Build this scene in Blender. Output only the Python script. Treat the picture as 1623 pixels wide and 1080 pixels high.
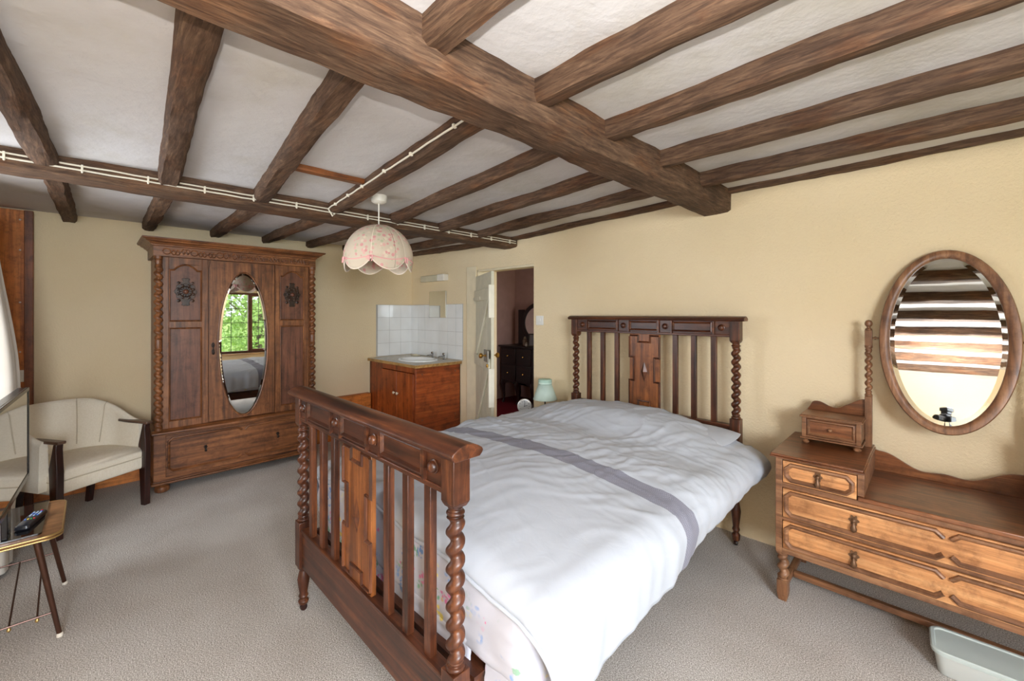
import bpy, bmesh, math, random
from mathutils import Vector, Matrix, noise

random.seed(7)
PI = math.pi
for o in list(bpy.data.objects):
    bpy.data.objects.remove(o, do_unlink=True)
S = bpy.context.scene
COL = S.collection

# ------------------------------------------------------------------ camera
F_PX, W_PX, H_PX = 667.0, 1623.0, 1080.0
cam_d = bpy.data.cameras.new('view_camera')
cam = bpy.data.objects.new('view_camera', cam_d)
COL.objects.link(cam)
cam.location = (0, 0, 1.40)
cam.rotation_euler = (math.radians(90.0), 0, math.radians(45.0))
cam_d.sensor_width = 36.0
cam_d.lens = 36.0 * F_PX / W_PX
cam_d.shift_y = -(540.0 - 497.0) / W_PX
cam_d.clip_start = 0.02
S.camera = cam

# ------------------------------------------------------------------ exposure, sky, daylight
S.view_settings.view_transform = 'Standard'
S.view_settings.look = 'None'
S.view_settings.gamma = 1.0
S.view_settings.use_curve_mapping = False
S.view_settings.exposure = 0.44
S.cycles.max_bounces = 10
S.cycles.diffuse_bounces = 6
S.cycles.glossy_bounces = 5
S.cycles.transparent_max_bounces = 12
S.cycles.sample_clamp_indirect = 6.0
S.cycles.caustics_reflective = False
S.cycles.caustics_refractive = False
S.cycles.use_denoising = True

world = bpy.data.worlds.new('overcast_sky')
S.world = world
world.use_nodes = True
wn = world.node_tree
wn.nodes.clear()
w_out = wn.nodes.new('ShaderNodeOutputWorld')
w_bg = wn.nodes.new('ShaderNodeBackground')
w_bg.inputs[0].default_value = (0.86, 0.93, 1.0, 1)
w_bg.inputs[1].default_value = 2.4
wn.links.new(w_bg.outputs[0], w_out.inputs[0])

def area_light(name, loc, aim, sx, sy, power, col=(1, 1, 1)):
    d = bpy.data.lights.new(name, 'AREA')
    d.shape = 'RECTANGLE'; d.size = sx; d.size_y = sy
    d.energy = power; d.color = col
    o = bpy.data.objects.new(name, d); COL.objects.link(o)
    o.location = loc
    v = Vector(aim) - Vector(loc)
    o.rotation_euler = v.to_track_quat('-Z', 'Y').to_euler()
    return o

DAY = (0.84, 0.92, 1.0)
FLASH = 76.0            # flash on the camera, pointed at the ceiling (lamp built with the camera)
# lamps added as daylight outside guessed, unseen window openings
area_light('daylight_fill_front', (2.12, -0.35, 1.60), (0.0, 1.1, 0.35), 1.5, 1.2, 240, DAY)
area_light('daylight_fill_left', (-2.95, -0.97, 1.35), (-2.9, 1.5, 1.2), 0.8, 1.1, 46, DAY)
area_light('hall_fill', (-2.05, 4.1, 1.5), (-5.0, 4.4, 0.8), 0.8, 0.9, 7, (1.0, 0.9, 0.85))  # added fill for the hall; its opening is made up

# ------------------------------------------------------------------ materials
def lin(c):
    r = []
    for v in c:
        v = v / 255.0
        r.append(v / 12.92 if v <= 0.04045 else ((v + 0.055) / 1.055) ** 2.4)
    return (r[0], r[1], r[2], 1.0)

MATS = {}
class NT:
    def __init__(self, name):
        self.m = bpy.data.materials.new(name); self.m.use_nodes = True
        self.t = self.m.node_tree
        self.b = self.t.nodes['Principled BSDF']
        self.out = self.t.nodes['Material Output']
    def n(self, kind, **kw):
        x = self.t.nodes.new(kind)
        for k, v in kw.items():
            if k in x.inputs.keys(): x.inputs[k].default_value = v
            else: setattr(x, k, v)
        return x
    def l(self, a, b): self.t.links.new(a, b)
    def coord(self, scale=(1, 1, 1), vary=True, kind='Object'):
        tc = self.n('ShaderNodeTexCoord')
        mp = self.n('ShaderNodeMapping'); mp.inputs['Scale'].default_value = scale
        self.l(tc.outputs[kind], mp.inputs['Vector'])
        if vary:
            oi = self.n('ShaderNodeObjectInfo')
            mu = self.n('ShaderNodeMath', operation='MULTIPLY'); mu.inputs[1].default_value = 37.0
            self.l(oi.outputs['Random'], mu.inputs[0])
            self.l(mu.outputs[0], mp.inputs['Location'])
        return mp.outputs[0]
    def noise(self, vec, scale, detail=4, rough=0.55, dist=0.0):
        x = self.n('ShaderNodeTexNoise'); x.inputs['Scale'].default_value = scale
        x.inputs['Detail'].default_value = detail; x.inputs['Roughness'].default_value = rough
        x.inputs['Distortion'].default_value = dist
        self.l(vec, x.inputs['Vector']); return x.outputs['Fac']
    def ramp(self, fac, stops):
        r = self.n('ShaderNodeValToRGB'); e = r.color_ramp.elements
        while len(e) < len(stops): e.new(0.5)
        for k, (p, c) in enumerate(stops):
            e[k].position = p; e[k].color = c if len(c) == 4 else lin(c)
        self.l(fac, r.inputs[0]); return r.outputs[0]
    def mix(self, fac, a, b, mode='MIX'):
        x = self.n('ShaderNodeMix', data_type='RGBA', blend_type=mode)
        for s, v in ((0, fac), (6, a), (7, b)):
            if hasattr(v, 'links'): self.l(v, x.inputs[s])
            elif s == 0: x.inputs[0].default_value = v
            else: x.inputs[s].default_value = v if len(v) == 4 else lin(v)
        return x.outputs[2]
    def bump(self, h, strength=0.3, dist=0.01):
        x = self.n('ShaderNodeBump'); x.inputs['Strength'].default_value = strength
        x.inputs['Distance'].default_value = dist
        self.l(h, x.inputs['Height']); self.l(x.outputs[0], self.b.inputs['Normal'])
    def col(self, c):
        if hasattr(c, 'links'): self.l(c, self.b.inputs['Base Color'])
        else: self.b.inputs['Base Color'].default_value = c if len(c) == 4 else lin(c)
    def set(self, **kw):
        for k, v in kw.items(): self.b.inputs[k.replace('_', ' ')].default_value = v

def plain(name, c, rough=0.5, metal=0.0, **kw):
    if name in MATS: return MATS[name]
    t = NT(name); v = t.coord((1, 1, 1))
    f = t.noise(v, 9.0, 3)
    c0 = lin(c)
    a = tuple(x * 0.93 for x in c0[:3]) + (1,); b = tuple(min(1, x * 1.05) for x in c0[:3]) + (1,)
    t.col(t.ramp(f, [(0.3, a), (0.7, b)]))
    t.set(Roughness=rough, Metallic=metal)
    for k, x in kw.items(): t.b.inputs[k.replace('_', ' ')].default_value = x
    MATS[name] = t.m; return t.m

def wood(name, dark, mid, light, axis='z', rough=0.42, fine=1.0, spec=0.5, coat=0.0):
    key = name + '_' + axis
    if key in MATS: return MATS[key]
    t = NT(key)
    sc = {'x': (1.2, 22, 22), 'y': (22, 1.2, 22), 'z': (22, 22, 1.2)}[axis]
    sc = tuple(q * fine for q in sc)
    v = t.coord(sc)
    f = t.noise(v, 1.6, 6, 0.62, 0.6)
    c1 = t.ramp(f, [(0.30, dark), (0.52, mid), (0.74, light)])
    v2 = t.coord((1, 1, 1)); g = t.noise(v2, 3.0, 3)
    tone = t.ramp(g, [(0.3, (0.74, 0.70, 0.68, 1)), (0.7, (1.08, 1.06, 1.04, 1))])
    c2 = t.mix(1.0, c1, tone, 'MULTIPLY')
    wr = t.noise(t.coord((1.3, 1.3, 1.3)), 9.0, 5, 0.7)
    c2 = t.mix(1.0, c2, t.ramp(wr, [(0.36, (0.66, 0.62, 0.60, 1)), (0.50, (1, 1, 1, 1)), (0.70, (1.16, 1.12, 1.08, 1))]), 'MULTIPLY')
    pores = t.noise(t.coord(tuple(q * 6 for q in sc)), 2.0, 2)
    pc = t.ramp(pores, [(0.30, (0.62, 0.60, 0.58, 1)), (0.44, (1, 1, 1, 1))])
    c3 = t.mix(0.6, c2, pc, 'MULTIPLY')
    t.col(c3)
    t.set(Roughness=rough, Specular_IOR_Level=spec)
    if coat: t.set(Coat_Weight=coat, Coat_Roughness=0.25)
    t.bump(f, 0.12, 0.002)
    MATS[key] = t.m; return t.m

def ward_w(ax): return wood('wardrobe_oak', (72, 42, 24), (130, 82, 48), (164, 110, 68), ax, 0.40)
def ward_p(ax): return wood('wardrobe_panel', (72, 43, 30), (110, 69, 50), (132, 86, 63), ax, 0.42)
def bed_w(ax): return wood('bed_oak', (40, 21, 13), (84, 45, 26), (134, 80, 45), ax, 0.36)
def bed_p(ax): return wood('bed_panel', (80, 43, 20), (136, 80, 38), (172, 110, 58), ax, 0.38)
def dres_w(ax): return wood('dresser_oak', (88, 58, 38), (140, 98, 68), (176, 134, 98), ax, 0.40)
def dres_d(ax): return wood('dresser_front', (156, 100, 58), (212, 152, 98), (234, 184, 130), ax, 0.40)
def dres_t(ax): return wood('dresser_top', (74, 41, 23), (124, 74, 42), (156, 104, 66), ax, 0.30, coat=0.2)
def teak(ax): return wood('teak_ply', (112, 50, 18), (156, 74, 28), (182, 98, 44), ax, 0.42, 0.7)
def board(ax): return wood('stained_board', (160, 90, 34), (212, 128, 56), (230, 154, 78), ax, 0.5, 0.6)
def mahog(ax): return wood('dark_mahogany', (24, 10, 8), (52, 22, 17), (76, 36, 27), ax, 0.32, coat=0.3)
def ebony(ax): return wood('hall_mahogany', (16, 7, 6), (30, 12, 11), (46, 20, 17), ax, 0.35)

def beam_mat(axis):
    key = 'old_oak_beam_' + axis
    if key in MATS: return MATS[key]
    t = NT(key)
    sc = {'x': (6, 64, 64), 'y': (64, 6, 64)}[axis]
    v = t.coord(sc)
    f = t.noise(v, 1.3, 9, 0.72, 0.5)
    c1 = t.ramp(f, [(0.28, (48, 33, 24)), (0.45, (80, 58, 43)), (0.58, (104, 79, 60)), (0.78, (142, 114, 90))])
    w = t.noise(t.coord((2.2, 2.2, 6)), 1.7, 5, 0.6)
    warm = t.ramp(w, [(0.50, (1, 1, 1, 1)), (0.68, (1.25, 0.94, 0.66, 1))])
    d = t.noise(t.coord((3, 3, 3)), 1.1, 4, 0.6)
    dk = t.ramp(d, [(0.30, (0.62, 0.60, 0.60, 1)), (0.52, (1, 1, 1, 1))])
    c2 = t.mix(0.85, c1, warm, 'MULTIPLY'); c3 = t.mix(0.9, c2, dk, 'MULTIPLY')
    t.col(c3); t.set(Roughness=0.72, Specular_IOR_Level=0.3)
    t.bump(f, 0.55, 0.006)
    MATS[key] = t.m; return t.m

def wall_mat():
    if 'cream_wall' in MATS: return MATS['cream_wall']
    t = NT('cream_wall'); v = t.coord((1, 1, 1), False)
    big = t.noise(v, 1.3, 3)
    c = t.ramp(big, [(0.3, (227, 206, 168)), (0.7, (231, 212, 178))])
    t.col(c); t.set(Roughness=0.85, Specular_IOR_Level=0.2)
    b1 = t.noise(v, 95, 3, 0.6); t.bump(b1, 0.7, 0.007)
    MATS['cream_wall'] = t.m; return t.m

def ceil_mat():
    t = NT('white_plaster'); v = t.coord((1, 1, 1), False)
    a = t.noise(v, 1.6, 5, 0.6)
    c = t.ramp(a, [(0.30, (188, 182, 173)), (0.5, (202, 198, 197)), (0.75, (207, 203, 203))])
    t.col(c); t.set(Roughness=0.8, Specular_IOR_Level=0.25)
    t.bump(t.noise(v, 9, 5, 0.6), 0.35, 0.02)
    return t.m

def carpet_mat(c0, c1, c2, name):
    t = NT(name); v = t.coord((1, 1, 1), False)
    s = t.noise(v, 215, 3, 0.8)
    c = t.ramp(s, [(0.34, c0), (0.5, c1), (0.64, c2)])
    p = t.noise(v, 2.2, 4, 0.55)
    patch = t.ramp(p, [(0.35, (0.90, 0.88, 0.86, 1)), (0.65, (1.04, 1.04, 1.04, 1))])
    t.col(t.mix(1.0, c, patch, 'MULTIPLY')); t.set(Roughness=0.95, Specular_IOR_Level=0.1)
    t.bump(s, 0.35, 0.006)
    return t.m

def mirror_mat():
    if 'silvered_glass' in MATS: return MATS['silvered_glass']
    t = NT('silvered_glass'); t.col((0.86, 0.88, 0.87, 1)); t.set(Roughness=0.015, Metallic=1.0)
    MATS['silvered_glass'] = t.m; return t.m

def glass_mat():
    if 'window_glass' in MATS: return MATS['window_glass']
    t = NT('window_glass')
    tr = t.n('ShaderNodeBsdfTransparent'); gl = t.n('ShaderNodeBsdfGlossy'); gl.inputs['Roughness'].default_value = 0.0
    mx = t.n('ShaderNodeMixShader'); mx.inputs[0].default_value = 0.05
    t.l(tr.outputs[0], mx.inputs[1]); t.l(gl.outputs[0], mx.inputs[2]); t.l(mx.outputs[0], t.out.inputs['Surface'])
    MATS['window_glass'] = t.m; return t.m

# ------------------------------------------------------------------ mesh helpers
class MB:
    def __init__(self): self.v = []; self.f = []; self.mi = []; self.cur = 0
    def add(self, vs, fs):
        o = len(self.v); self.v += [tuple(p) for p in vs]
        for f in fs: self.f.append(tuple(i + o for i in f)); self.mi.append(self.cur)
        return self
    def box(self, x0, x1, y0, y1, z0, z1):
        v = [(x, y, z) for z in (z0, z1) for y in (y0, y1) for x in (x0, x1)]
        return self.add(v, [(0, 2, 3, 1), (4, 5, 7, 6), (0, 1, 5, 4), (2, 6, 7, 3), (0, 4, 6, 2), (1, 3, 7, 5)])
    def cbox(self, c, s):
        return self.box(c[0]-s[0]/2, c[0]+s[0]/2, c[1]-s[1]/2, c[1]+s[1]/2, c[2]-s[2]/2, c[2]+s[2]/2)
    def hexa(self, p):      # 8 points, bottom loop then top loop
        return self.add(p, [(3, 2, 1, 0), (4, 5, 6, 7), (0, 1, 5, 4), (1, 2, 6, 5), (2, 3, 7, 6), (3, 0, 4, 7)])
    def prism(self, poly, d0, d1, plane='xz'):   # polygon extruded along the remaining axis
        def P(a, b, d):
            return {'xz': (a, d, b), 'xy': (a, b, d), 'yz': (d, a, b)}[plane]
        n = len(poly)
        vs = [P(a, b, d0) for a, b in poly] + [P(a, b, d1) for a, b in poly]
        fs = [tuple(range(n))[::-1], tuple(range(n, 2*n))]
        fs += [(i, (i+1) % n, n+(i+1) % n, n+i) for i in range(n)]
        return self.add(vs, fs)
    def lathe(self, prof, c=(0, 0, 0), seg=20, axis='z', sx=1.0, sy=1.0):
        vs = []; fs = []
        for r, h in prof:
            for k in range(seg):
                a = 2*PI*k/seg; p = (r*math.cos(a)*sx, r*math.sin(a)*sy, h)
                if axis == 'y': p = (p[0], -p[2], p[1])      # profile height goes towards -y
                elif axis == 'x': p = (p[2], p[0], p[1])
                vs.append((p[0]+c[0], p[1]+c[1], p[2]+c[2]))
        m = len(prof)
        for j in range(m-1):
            for k in range(seg):
                a = j*seg+k; b = j*seg+(k+1) % seg
                fs.append((a, b, b+seg, a+seg))
        fs.append(tuple(range(seg))[::-1]); fs.append(tuple(range((m-1)*seg, m*seg)))
        return self.add(vs, fs)
    def twist(self, x, y, z0, z1, R, amp, pitch, hand=1, seg=18, sub=11, ph=0.0, starts=1):
        n = max(8, int((z1-z0)/pitch*sub)); vs = []; fs = []
        for j in range(n+1):
            z = z0+(z1-z0)*j/n
            e = min(1.0, min(j, n-j)/(sub*0.35))
            for k in range(seg):
                a = 2*PI*k/seg
                q = math.cos(starts*(a - hand*2*PI*z/pitch/starts - ph))
                q = 1-2*(0.5-0.5*q)**1.35
                r = R+amp*q*e
                vs.append((x+r*math.cos(a), y+r*math.sin(a), z))
        for j in range(n):
            for k in range(seg):
                a = j*seg+k; b = j*seg+(k+1) % seg
                fs.append((a, b, b+seg, a+seg))
        fs.append(tuple(range(seg))[::-1]); fs.append(tuple(range(n*seg, (n+1)*seg)))
        return self.add(vs, fs)
    def tube(self, pts, r, seg=8, closed=False):
        P = [Vector(p) for p in pts]; n = len(P); vs = []; fs = []
        up = Vector((0, 0, 1)); last = None
        for i in range(n):
            if closed: d = P[(i+1) % n]-P[i-1]
            else: d = P[min(i+1, n-1)]-P[max(i-1, 0)]
            d.normalize()
            if last is None:
                a = d.cross(up)
                if a.length < 1e-3: a = d.cross(Vector((1, 0, 0)))
            else: a = last-d*last.dot(d)
            a.normalize(); last = a; b = d.cross(a)
            rr = r[i] if isinstance(r, (list, tuple)) else r
            for k in range(seg):
                t = 2*PI*k/seg; q = P[i]+a*rr*math.cos(t)+b*rr*math.sin(t); vs.append(tuple(q))
        m = n if closed else n-1
        for i in range(m):
            for k in range(seg):
                a0 = i*seg+k; b0 = i*seg+(k+1) % seg; o = ((i+1) % n)*seg
                fs.append((a0, o+k, o+(k+1) % seg, b0))
        if not closed:
            fs.append(tuple(range(seg))); fs.append(tuple(range((n-1)*seg, n*seg))[::-1])
        return self.add(vs, fs)
    def grid(self, fn, nu, nv, closed_u=False, closed_v=False, mat=None):
        vs = [fn(i/nu, j/nv) for j in range(nv+1) for i in range(nu+1)]
        fs = []; base = len(self.f)
        for j in range(nv):
            for i in range(nu):
                a = j*(nu+1)+i
                fs.append((a, a+1, a+nu+2, a+nu+1))
        self.add(vs, fs)
        if mat:
            q = 0
            for j in range(nv):
                for i in range(nu):
                    self.mi[base+q] = mat((i+0.5)/nu, (j+0.5)/nv); q += 1
        return self
    def molding(self, poly, w, h, y0, closed=True, inward=True):
        """raised bead along a polygon in the x-z plane, standing out towards -y from y0"""
        n = len(poly); A = []; 
        area = sum(poly[i][0]*poly[(i+1) % n][1]-poly[(i+1) % n][0]*poly[i][1] for i in range(n))
        sg = 1 if area > 0 else -1
        def off(i, d):
            p = Vector(poly[i]); a = Vector(poly[i-1]); b = Vector(poly[(i+1) % n])
            if not closed and i == 0: a = p-(b-p)
            if not closed and i == n-1: b = p+(p-a)
            d1 = (p-a).normalized(); d2 = (b-p).normalized()
            n1 = Vector((-d1.y, d1.x))*sg; n2 = Vector((-d2.y, d2.x))*sg
            m = (n1+n2); L = m.length
            if L < 1e-4: m = n1; L = 1
            m = m/L; k = d/max(0.35, m.dot(n1))
            return p+m*k
        prof = [(0, 0), (0.12*w, h*0.8), (0.45*w, h), (0.8*w, h*0.45), (w, 0)]
        vs = []; fs = []; M = len(prof)
        for i in range(n):
            for d, q in prof:
                p = off(i, d); vs.append((p.x, y0-q, p.y))
        for i in range(n if closed else n-1):
            j = (i+1) % n
            for k in range(M-1):
                f = (i*M+k, j*M+k, j*M+k+1, i*M+k+1)
                fs.append(f if sg < 0 else f[::-1])
        return self.add(vs, fs)
    def xform(self, M, start=0):
        for i in range(start, len(self.v)): self.v[i] = tuple(M @ Vector(self.v[i]))
        return self
    def build(self, name, mat, parent=None, bevel=0.0, smooth=35, loc=None, subsurf=0, solid=0.0, kind=None, label=None, recalc=True, seg=2):
        me = bpy.data.meshes.new(name); me.from_pydata(self.v, [], self.f)
        mats = mat if isinstance(mat, (list, tuple)) else [mat]
        for m in mats: me.materials.append(m)
        if len(mats) > 1: me.polygons.foreach_set('material_index', self.mi)
        if recalc:
            bm = bmesh.new(); bm.from_mesh(me); bmesh.ops.recalc_face_normals(bm, faces=bm.faces); bm.to_mesh(me); bm.free()
        if smooth:
            me.polygons.foreach_set('use_smooth', [True]*len(me.polygons))
            if smooth < 180: me.set_sharp_from_angle(angle=math.radians(smooth))
        me.update()
        o = bpy.data.objects.new(name, me); COL.objects.link(o)
        if parent is not None: o.parent = parent
        if loc is not None: o.location = loc
        if solid:
            s = o.modifiers.new('thickness', 'SOLIDIFY'); s.thickness = solid; s.offset = -1
        if bevel:
            b = o.modifiers.new('edge', 'BEVEL'); b.width = bevel; b.segments = seg; b.limit_method = 'ANGLE'
            b.angle_limit = math.radians(40); b.harden_normals = False
        if subsurf:
            s = o.modifiers.new('round', 'SUBSURF'); s.levels = subsurf; s.render_levels = subsurf
        if kind: o['kind'] = kind
        if label: o['label'] = label
        return o

def tag(o, label, cat, group=None):
    o['label'] = label; o['category'] = cat
    if group: o['group'] = group
    return o
def thing(name, label, cat, loc=(0, 0, 0), rotz=0.0, group=None):
    o = bpy.data.objects.new(name, None); COL.objects.link(o)
    o.empty_display_size = 0.05
    o.location = loc; o.rotation_euler = (0, 0, rotz)
    return tag(o, label, cat, group)
def setting(name, loc=(0, 0, 0), rotz=0.0):
    o = bpy.data.objects.new(name, None); COL.objects.link(o); o.location = loc
    o.rotation_euler = (0, 0, rotz); o['kind'] = 'structure'; o.empty_display_size = 0.05
    return o
def kids(o): return [c for c in bpy.data.objects if c.parent == o]
def dup(root, loc=None, rotz=None, label=None, group=None):
    r = root.copy(); COL.objects.link(r)
    if loc is not None: r.location = loc
    if rotz is not None: r.rotation_euler[2] = rotz
    if label: r['label'] = label
    if group: r['group'] = group
    for ch in kids(root):
        c = ch.copy(); COL.objects.link(c); c.parent = r
        for g in kids(ch):
            d = g.copy(); COL.objects.link(d); d.parent = c
    return r
def nz(x, y, z=0.0): return noise.noise(Vector((x, y, z)))
def sstep(a, b, x):
    t = max(0.0, min(1.0, (x-a)/(b-a))); return t*t*(3-2*t)
def ellipse(rx, rz, n=48, cx=0, cz=0): return [(cx+rx*math.cos(2*PI*k/n), cz+rz*math.sin(2*PI*k/n)) for k in range(n)]
# ================================================================== the room
XB, XF, YR, YL, YL2, XS = -4.72, 1.75, 2.90, -1.60, -0.66, -2.35
WALL = wall_mat(); CEIL = ceil_mat()
CARPET = carpet_mat((112, 106, 100), (186, 180, 173), (246, 242, 238), 'grey_carpet')
FRAME_BROWN = plain('brown_frame_paint', (92, 56, 46), 0.45)
PAINT = plain('cream_gloss_paint', (226, 212, 182), 0.5)

def zc(x, y):
    if x > -1.0: z = 2.192
    elif x > -2.85: z = 2.192+(2.128-2.192)*(-1.0-x)/1.85
    else: z = 2.128+(2.165-2.128)*(-2.85-x)/1.9
    return z

def wall(name, u0, u1, z0, z1, place, holes=(), mat=None):
    """wall slab of cells with rectangular openings; place(u, z, d) -> point, d = 0 room face, 1 outer face"""
    us = sorted({u0, u1} | {h[0] for h in holes} | {h[1] for h in holes})
    zs = sorted({z0, z1} | {h[2] for h in holes} | {h[3] for h in holes})
    m = MB()
    for a, b in zip(us, us[1:]):
        for c, d in zip(zs, zs[1:]):
            um, zm = (a+b)/2, (c+d)/2
            if any(h[0] < um < h[1] and h[2] < zm < h[3] for h in holes): continue
            m.hexa([place(a, c, 0), place(b, c, 0), place(b, c, 1), place(a, c, 1),
                    place(a, d, 0), place(b, d, 0), place(b, d, 1), place(a, d, 1)])
    return m.build(name, mat or WALL, kind='structure', smooth=0)

W1 = (1.42, 2.78, 0.56, 1.84)      # front wall window seen in the wardrobe mirror (y0 y1 z0 z1)
W2 = (-1.05, 0.35, 0.60, 1.90)
W4 = (-3.32, -2.55, 0.80, 1.92)
DOOR = (-3.42, -2.615, 0.0, 1.862)
wall('wall_back', YL2-0.4, YR+0.3, -0.05, 2.40, lambda u, z, d: (XB-0.25*d, u, z))
wall('wall_right', XB, XF+0.3, -0.05, 2.40, lambda u, z, d: (u, YR+0.28*d, z), [DOOR])
wall('wall_front', YL-0.25, YR, -0.05, 2.40, lambda u, z, d: (XF+0.22*d, u, z), [W1, W2])
wall('wall_left', XS, XF, -0.05, 2.40, lambda u, z, d: (u, YL-0.22*d, z))
wall('wall_left_alcove', XB, XS, -0.05, 2.40, lambda u, z, d: (u, YL2-0.2*d, z), [W4])
wall('wall_left_return', YL-0.22, YL2-0.2, -0.05, 2.40, lambda u, z, d: (XS-0.15*d, u, z))

fl = MB(); fl.box(XB-0.25, XF+0.25, YL-0.25, YR, -0.06, 0.0); fl.build('floor', CARPET, kind='structure', smooth=0)
cl = MB()
cl.grid(lambda u, v: (XB-0.2+u*(XF-XB+0.4), YL-0.2+v*(YR-YL+0.4),
        zc(XB-0.2+u*(XF-XB+0.4), 0)+0.010*nz(u*14, v*9, 1.3)+0.004*nz(u*50, v*36, 4)), 120, 84)
cl.build('ceiling', CEIL, kind='structure', smooth=180, solid=0.0)
up = MB(); up.box(XB-0.25, XF+0.25, YL-0.25, YR+0.28, 2.40, 2.5); up.build('ceiling_deck', CEIL, kind='structure', smooth=0)

# --- skirting, boxed pipes and the tall stained panel on the back wall
m = MB(); m.box(XB, XB+0.022, -0.40, 0.42, 0, 0.135); m.box(XB+0.0, XB+0.012, -0.40, 0.42, 0.135, 0.15)
m.build('baseboard_back', board('y'), kind='structure', bevel=0.003)
m = MB(); m.box(XB, XB+0.07, 1.58, 2.315, 0, 0.47); m.build('trim_1', board('y'), kind='structure', bevel=0.004)
m = MB(); m.box(XB, XB+0.04, YL2, -0.325, 0, 2.15)
pan = m.build('trim_2', board('z'), kind='structure', bevel=0.002)
m = MB(); m.box(XB, XB+0.055, -0.345, -0.300, 0, 2.15); m.build('panel_edging', wood('panel_edge', (96, 52, 26), (132, 74, 38), (152, 90, 50), 'z', 0.5), pan, bevel=0.003)
screw = plain('screw_caps', (215, 205, 190), 0.4)
for z in (0.86, 1.12, 1.48, 1.86, 2.08):
    b = MB(); b.lathe([(0.006, 0), (0.006, 0.002), (0.003, 0.0035)], (XB+0.04, -0.365, z), 10, 'x'); b.build('screw_cap', screw, pan)

# --- windows
def window(name, width, height, loc, rotz, mull, rows, colsA, colsB):
    """frame standing in a wall opening; local x along the wall, +y to the room"""
    r = setting(name, loc, rotz)
    w, h, t = width, height, 0.045
    m = MB()
    m.box(0, w, -0.04, 0.03, 0, t); m.box(0, w, -0.04, 0.03, h-t, h)
    m.box(0, t, -0.04, 0.03, t, h-t); m.box(w-t, w, -0.04, 0.03, t, h-t)
    m.box(mull-0.025, mull+0.025, -0.04, 0.03, t, h-t)
    m.build('window_frame', FRAME_BROWN, r, bevel=0.003)
    m = MB(); a, b = mull+0.025, w-t; s = 0.032
    m.box(a, b, -0.035, 0.012, t, t+s); m.box(a, b, -0.035, 0.012, h-t-s, h-t)
    m.box(a, a+s, -0.035, 0.012, t+s, h-t-s); m.box(b-s, b, -0.035, 0.012, t+s, h-t-s)
    m.build('casement', plain('red_brown_casement', (116, 62, 54), 0.45), r, bevel=0.003)
    lead = plain('dark_lead_bars', (60, 56, 54), 0.5, 0.5)
    for (x0, x1, z0, z1, nc, nr) in ((t, mull-0.025, t, h-t, colsA, rows), (a+s, b-s, t+s, h-t-s, colsB, rows)):
        m = MB()
        for k in range(1, nc): x = x0+(x1-x0)*k/nc; m.box(x-0.005, x+0.005, -0.016, -0.004, z0, z1)
        for k in range(1, nr): z = z0+(z1-z0)*k/nr; m.box(x0, x1, -0.016, -0.004, z-0.005, z+0.005)
        if m.v: m.build('lead_bars', lead, r, smooth=0)
        g = MB(); g.box(x0, x1, -0.012, -0.008, z0, z1); g.build('window_pane', glass_mat(), r, smooth=0)
    m = MB(); m.box(-0.04, w+0.04, 0.03, 0.17, -0.03, 0.0)
    m.build('window_sill', wood('pale_sill', (176, 140, 98), (206, 172, 126), (222, 192, 150), 'x', 0.45), r, bevel=0.005)
    return r
# rotz 90: local x -> +Y, local +y -> -X (to the room) for the front wall
window('window_1', W1[1]-W1[0], W1[3]-W1[2], (XF+0.12, W1[0], W1[2]), PI/2, 0.98, 4, 3, 2)
window('window_2', W2[1]-W2[0], W2[3]-W2[2], (XF+0.12, W2[0], W2[2]), PI/2, 0.70, 4, 3, 3)  # unseen second front window, guessed to bring in daylight
window('window_3', W4[1]-W4[0], W4[3]-W4[2], (W4[0], YL2-0.11, W4[2]), 0, 0.38, 4, 2, 2)  # unseen window by the curtain, guessed to let daylight in

# --- door frame, tiles
m = MB()
m.box(-3.575, -3.42, YR-0.022, YR, 0, 1.90); m.box(-3.42, -2.615, YR-0.0, YR+0.05, 1.838, 1.862)
m.box(-3.43, -3.40, YR, YR+0.20, 0, 1.86)
m.build('trim_3', PAINT, kind='structure', bevel=0.004)
def tile_mat():
    t = NT('white_glazed_tile'); v = t.coord((1, 1, 1), False)
    t.col(t.ramp(t.noise(v, 4, 2), [(0.3, (222, 222, 220)), (0.7, (232, 233, 232))]))
    t.set(Roughness=0.14); t.bump(t.noise(v, 22, 2), 0.05, 0.004); return t.m
TILE = tile_mat(); GROUT = plain('grey_grout', (176, 172, 166), 0.8)
m = MB()
m.cur = 1; m.box(XB, XB+0.004, 2.415, YR, 0.88, 1.505); m.box(XB, -3.66, YR-0.004, YR, 0.88, 1.505)
m.cur = 0; ts = 0.1545; g = 0.0016
for r in range(4):
    z0 = 0.885+r*ts
    for c in range(4):
        y1 = YR-0.005-c*ts; y0 = max(2.42, y1-ts)
        if y1-y0 > 0.02: m.box(XB, XB+0.008, y0+g, y1-g, z0+g, z0+ts-g)
    for c in range(7):
        x0 = XB+0.009+c*ts; x1 = min(-3.665, x0+ts)
        if x1-x0 > 0.02: m.box(x0+g, x1-g, YR-0.008, YR, z0+g, z0+ts-g)
m.build('trim_4', [TILE, GROUT], kind='structure', smooth=0)

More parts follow.
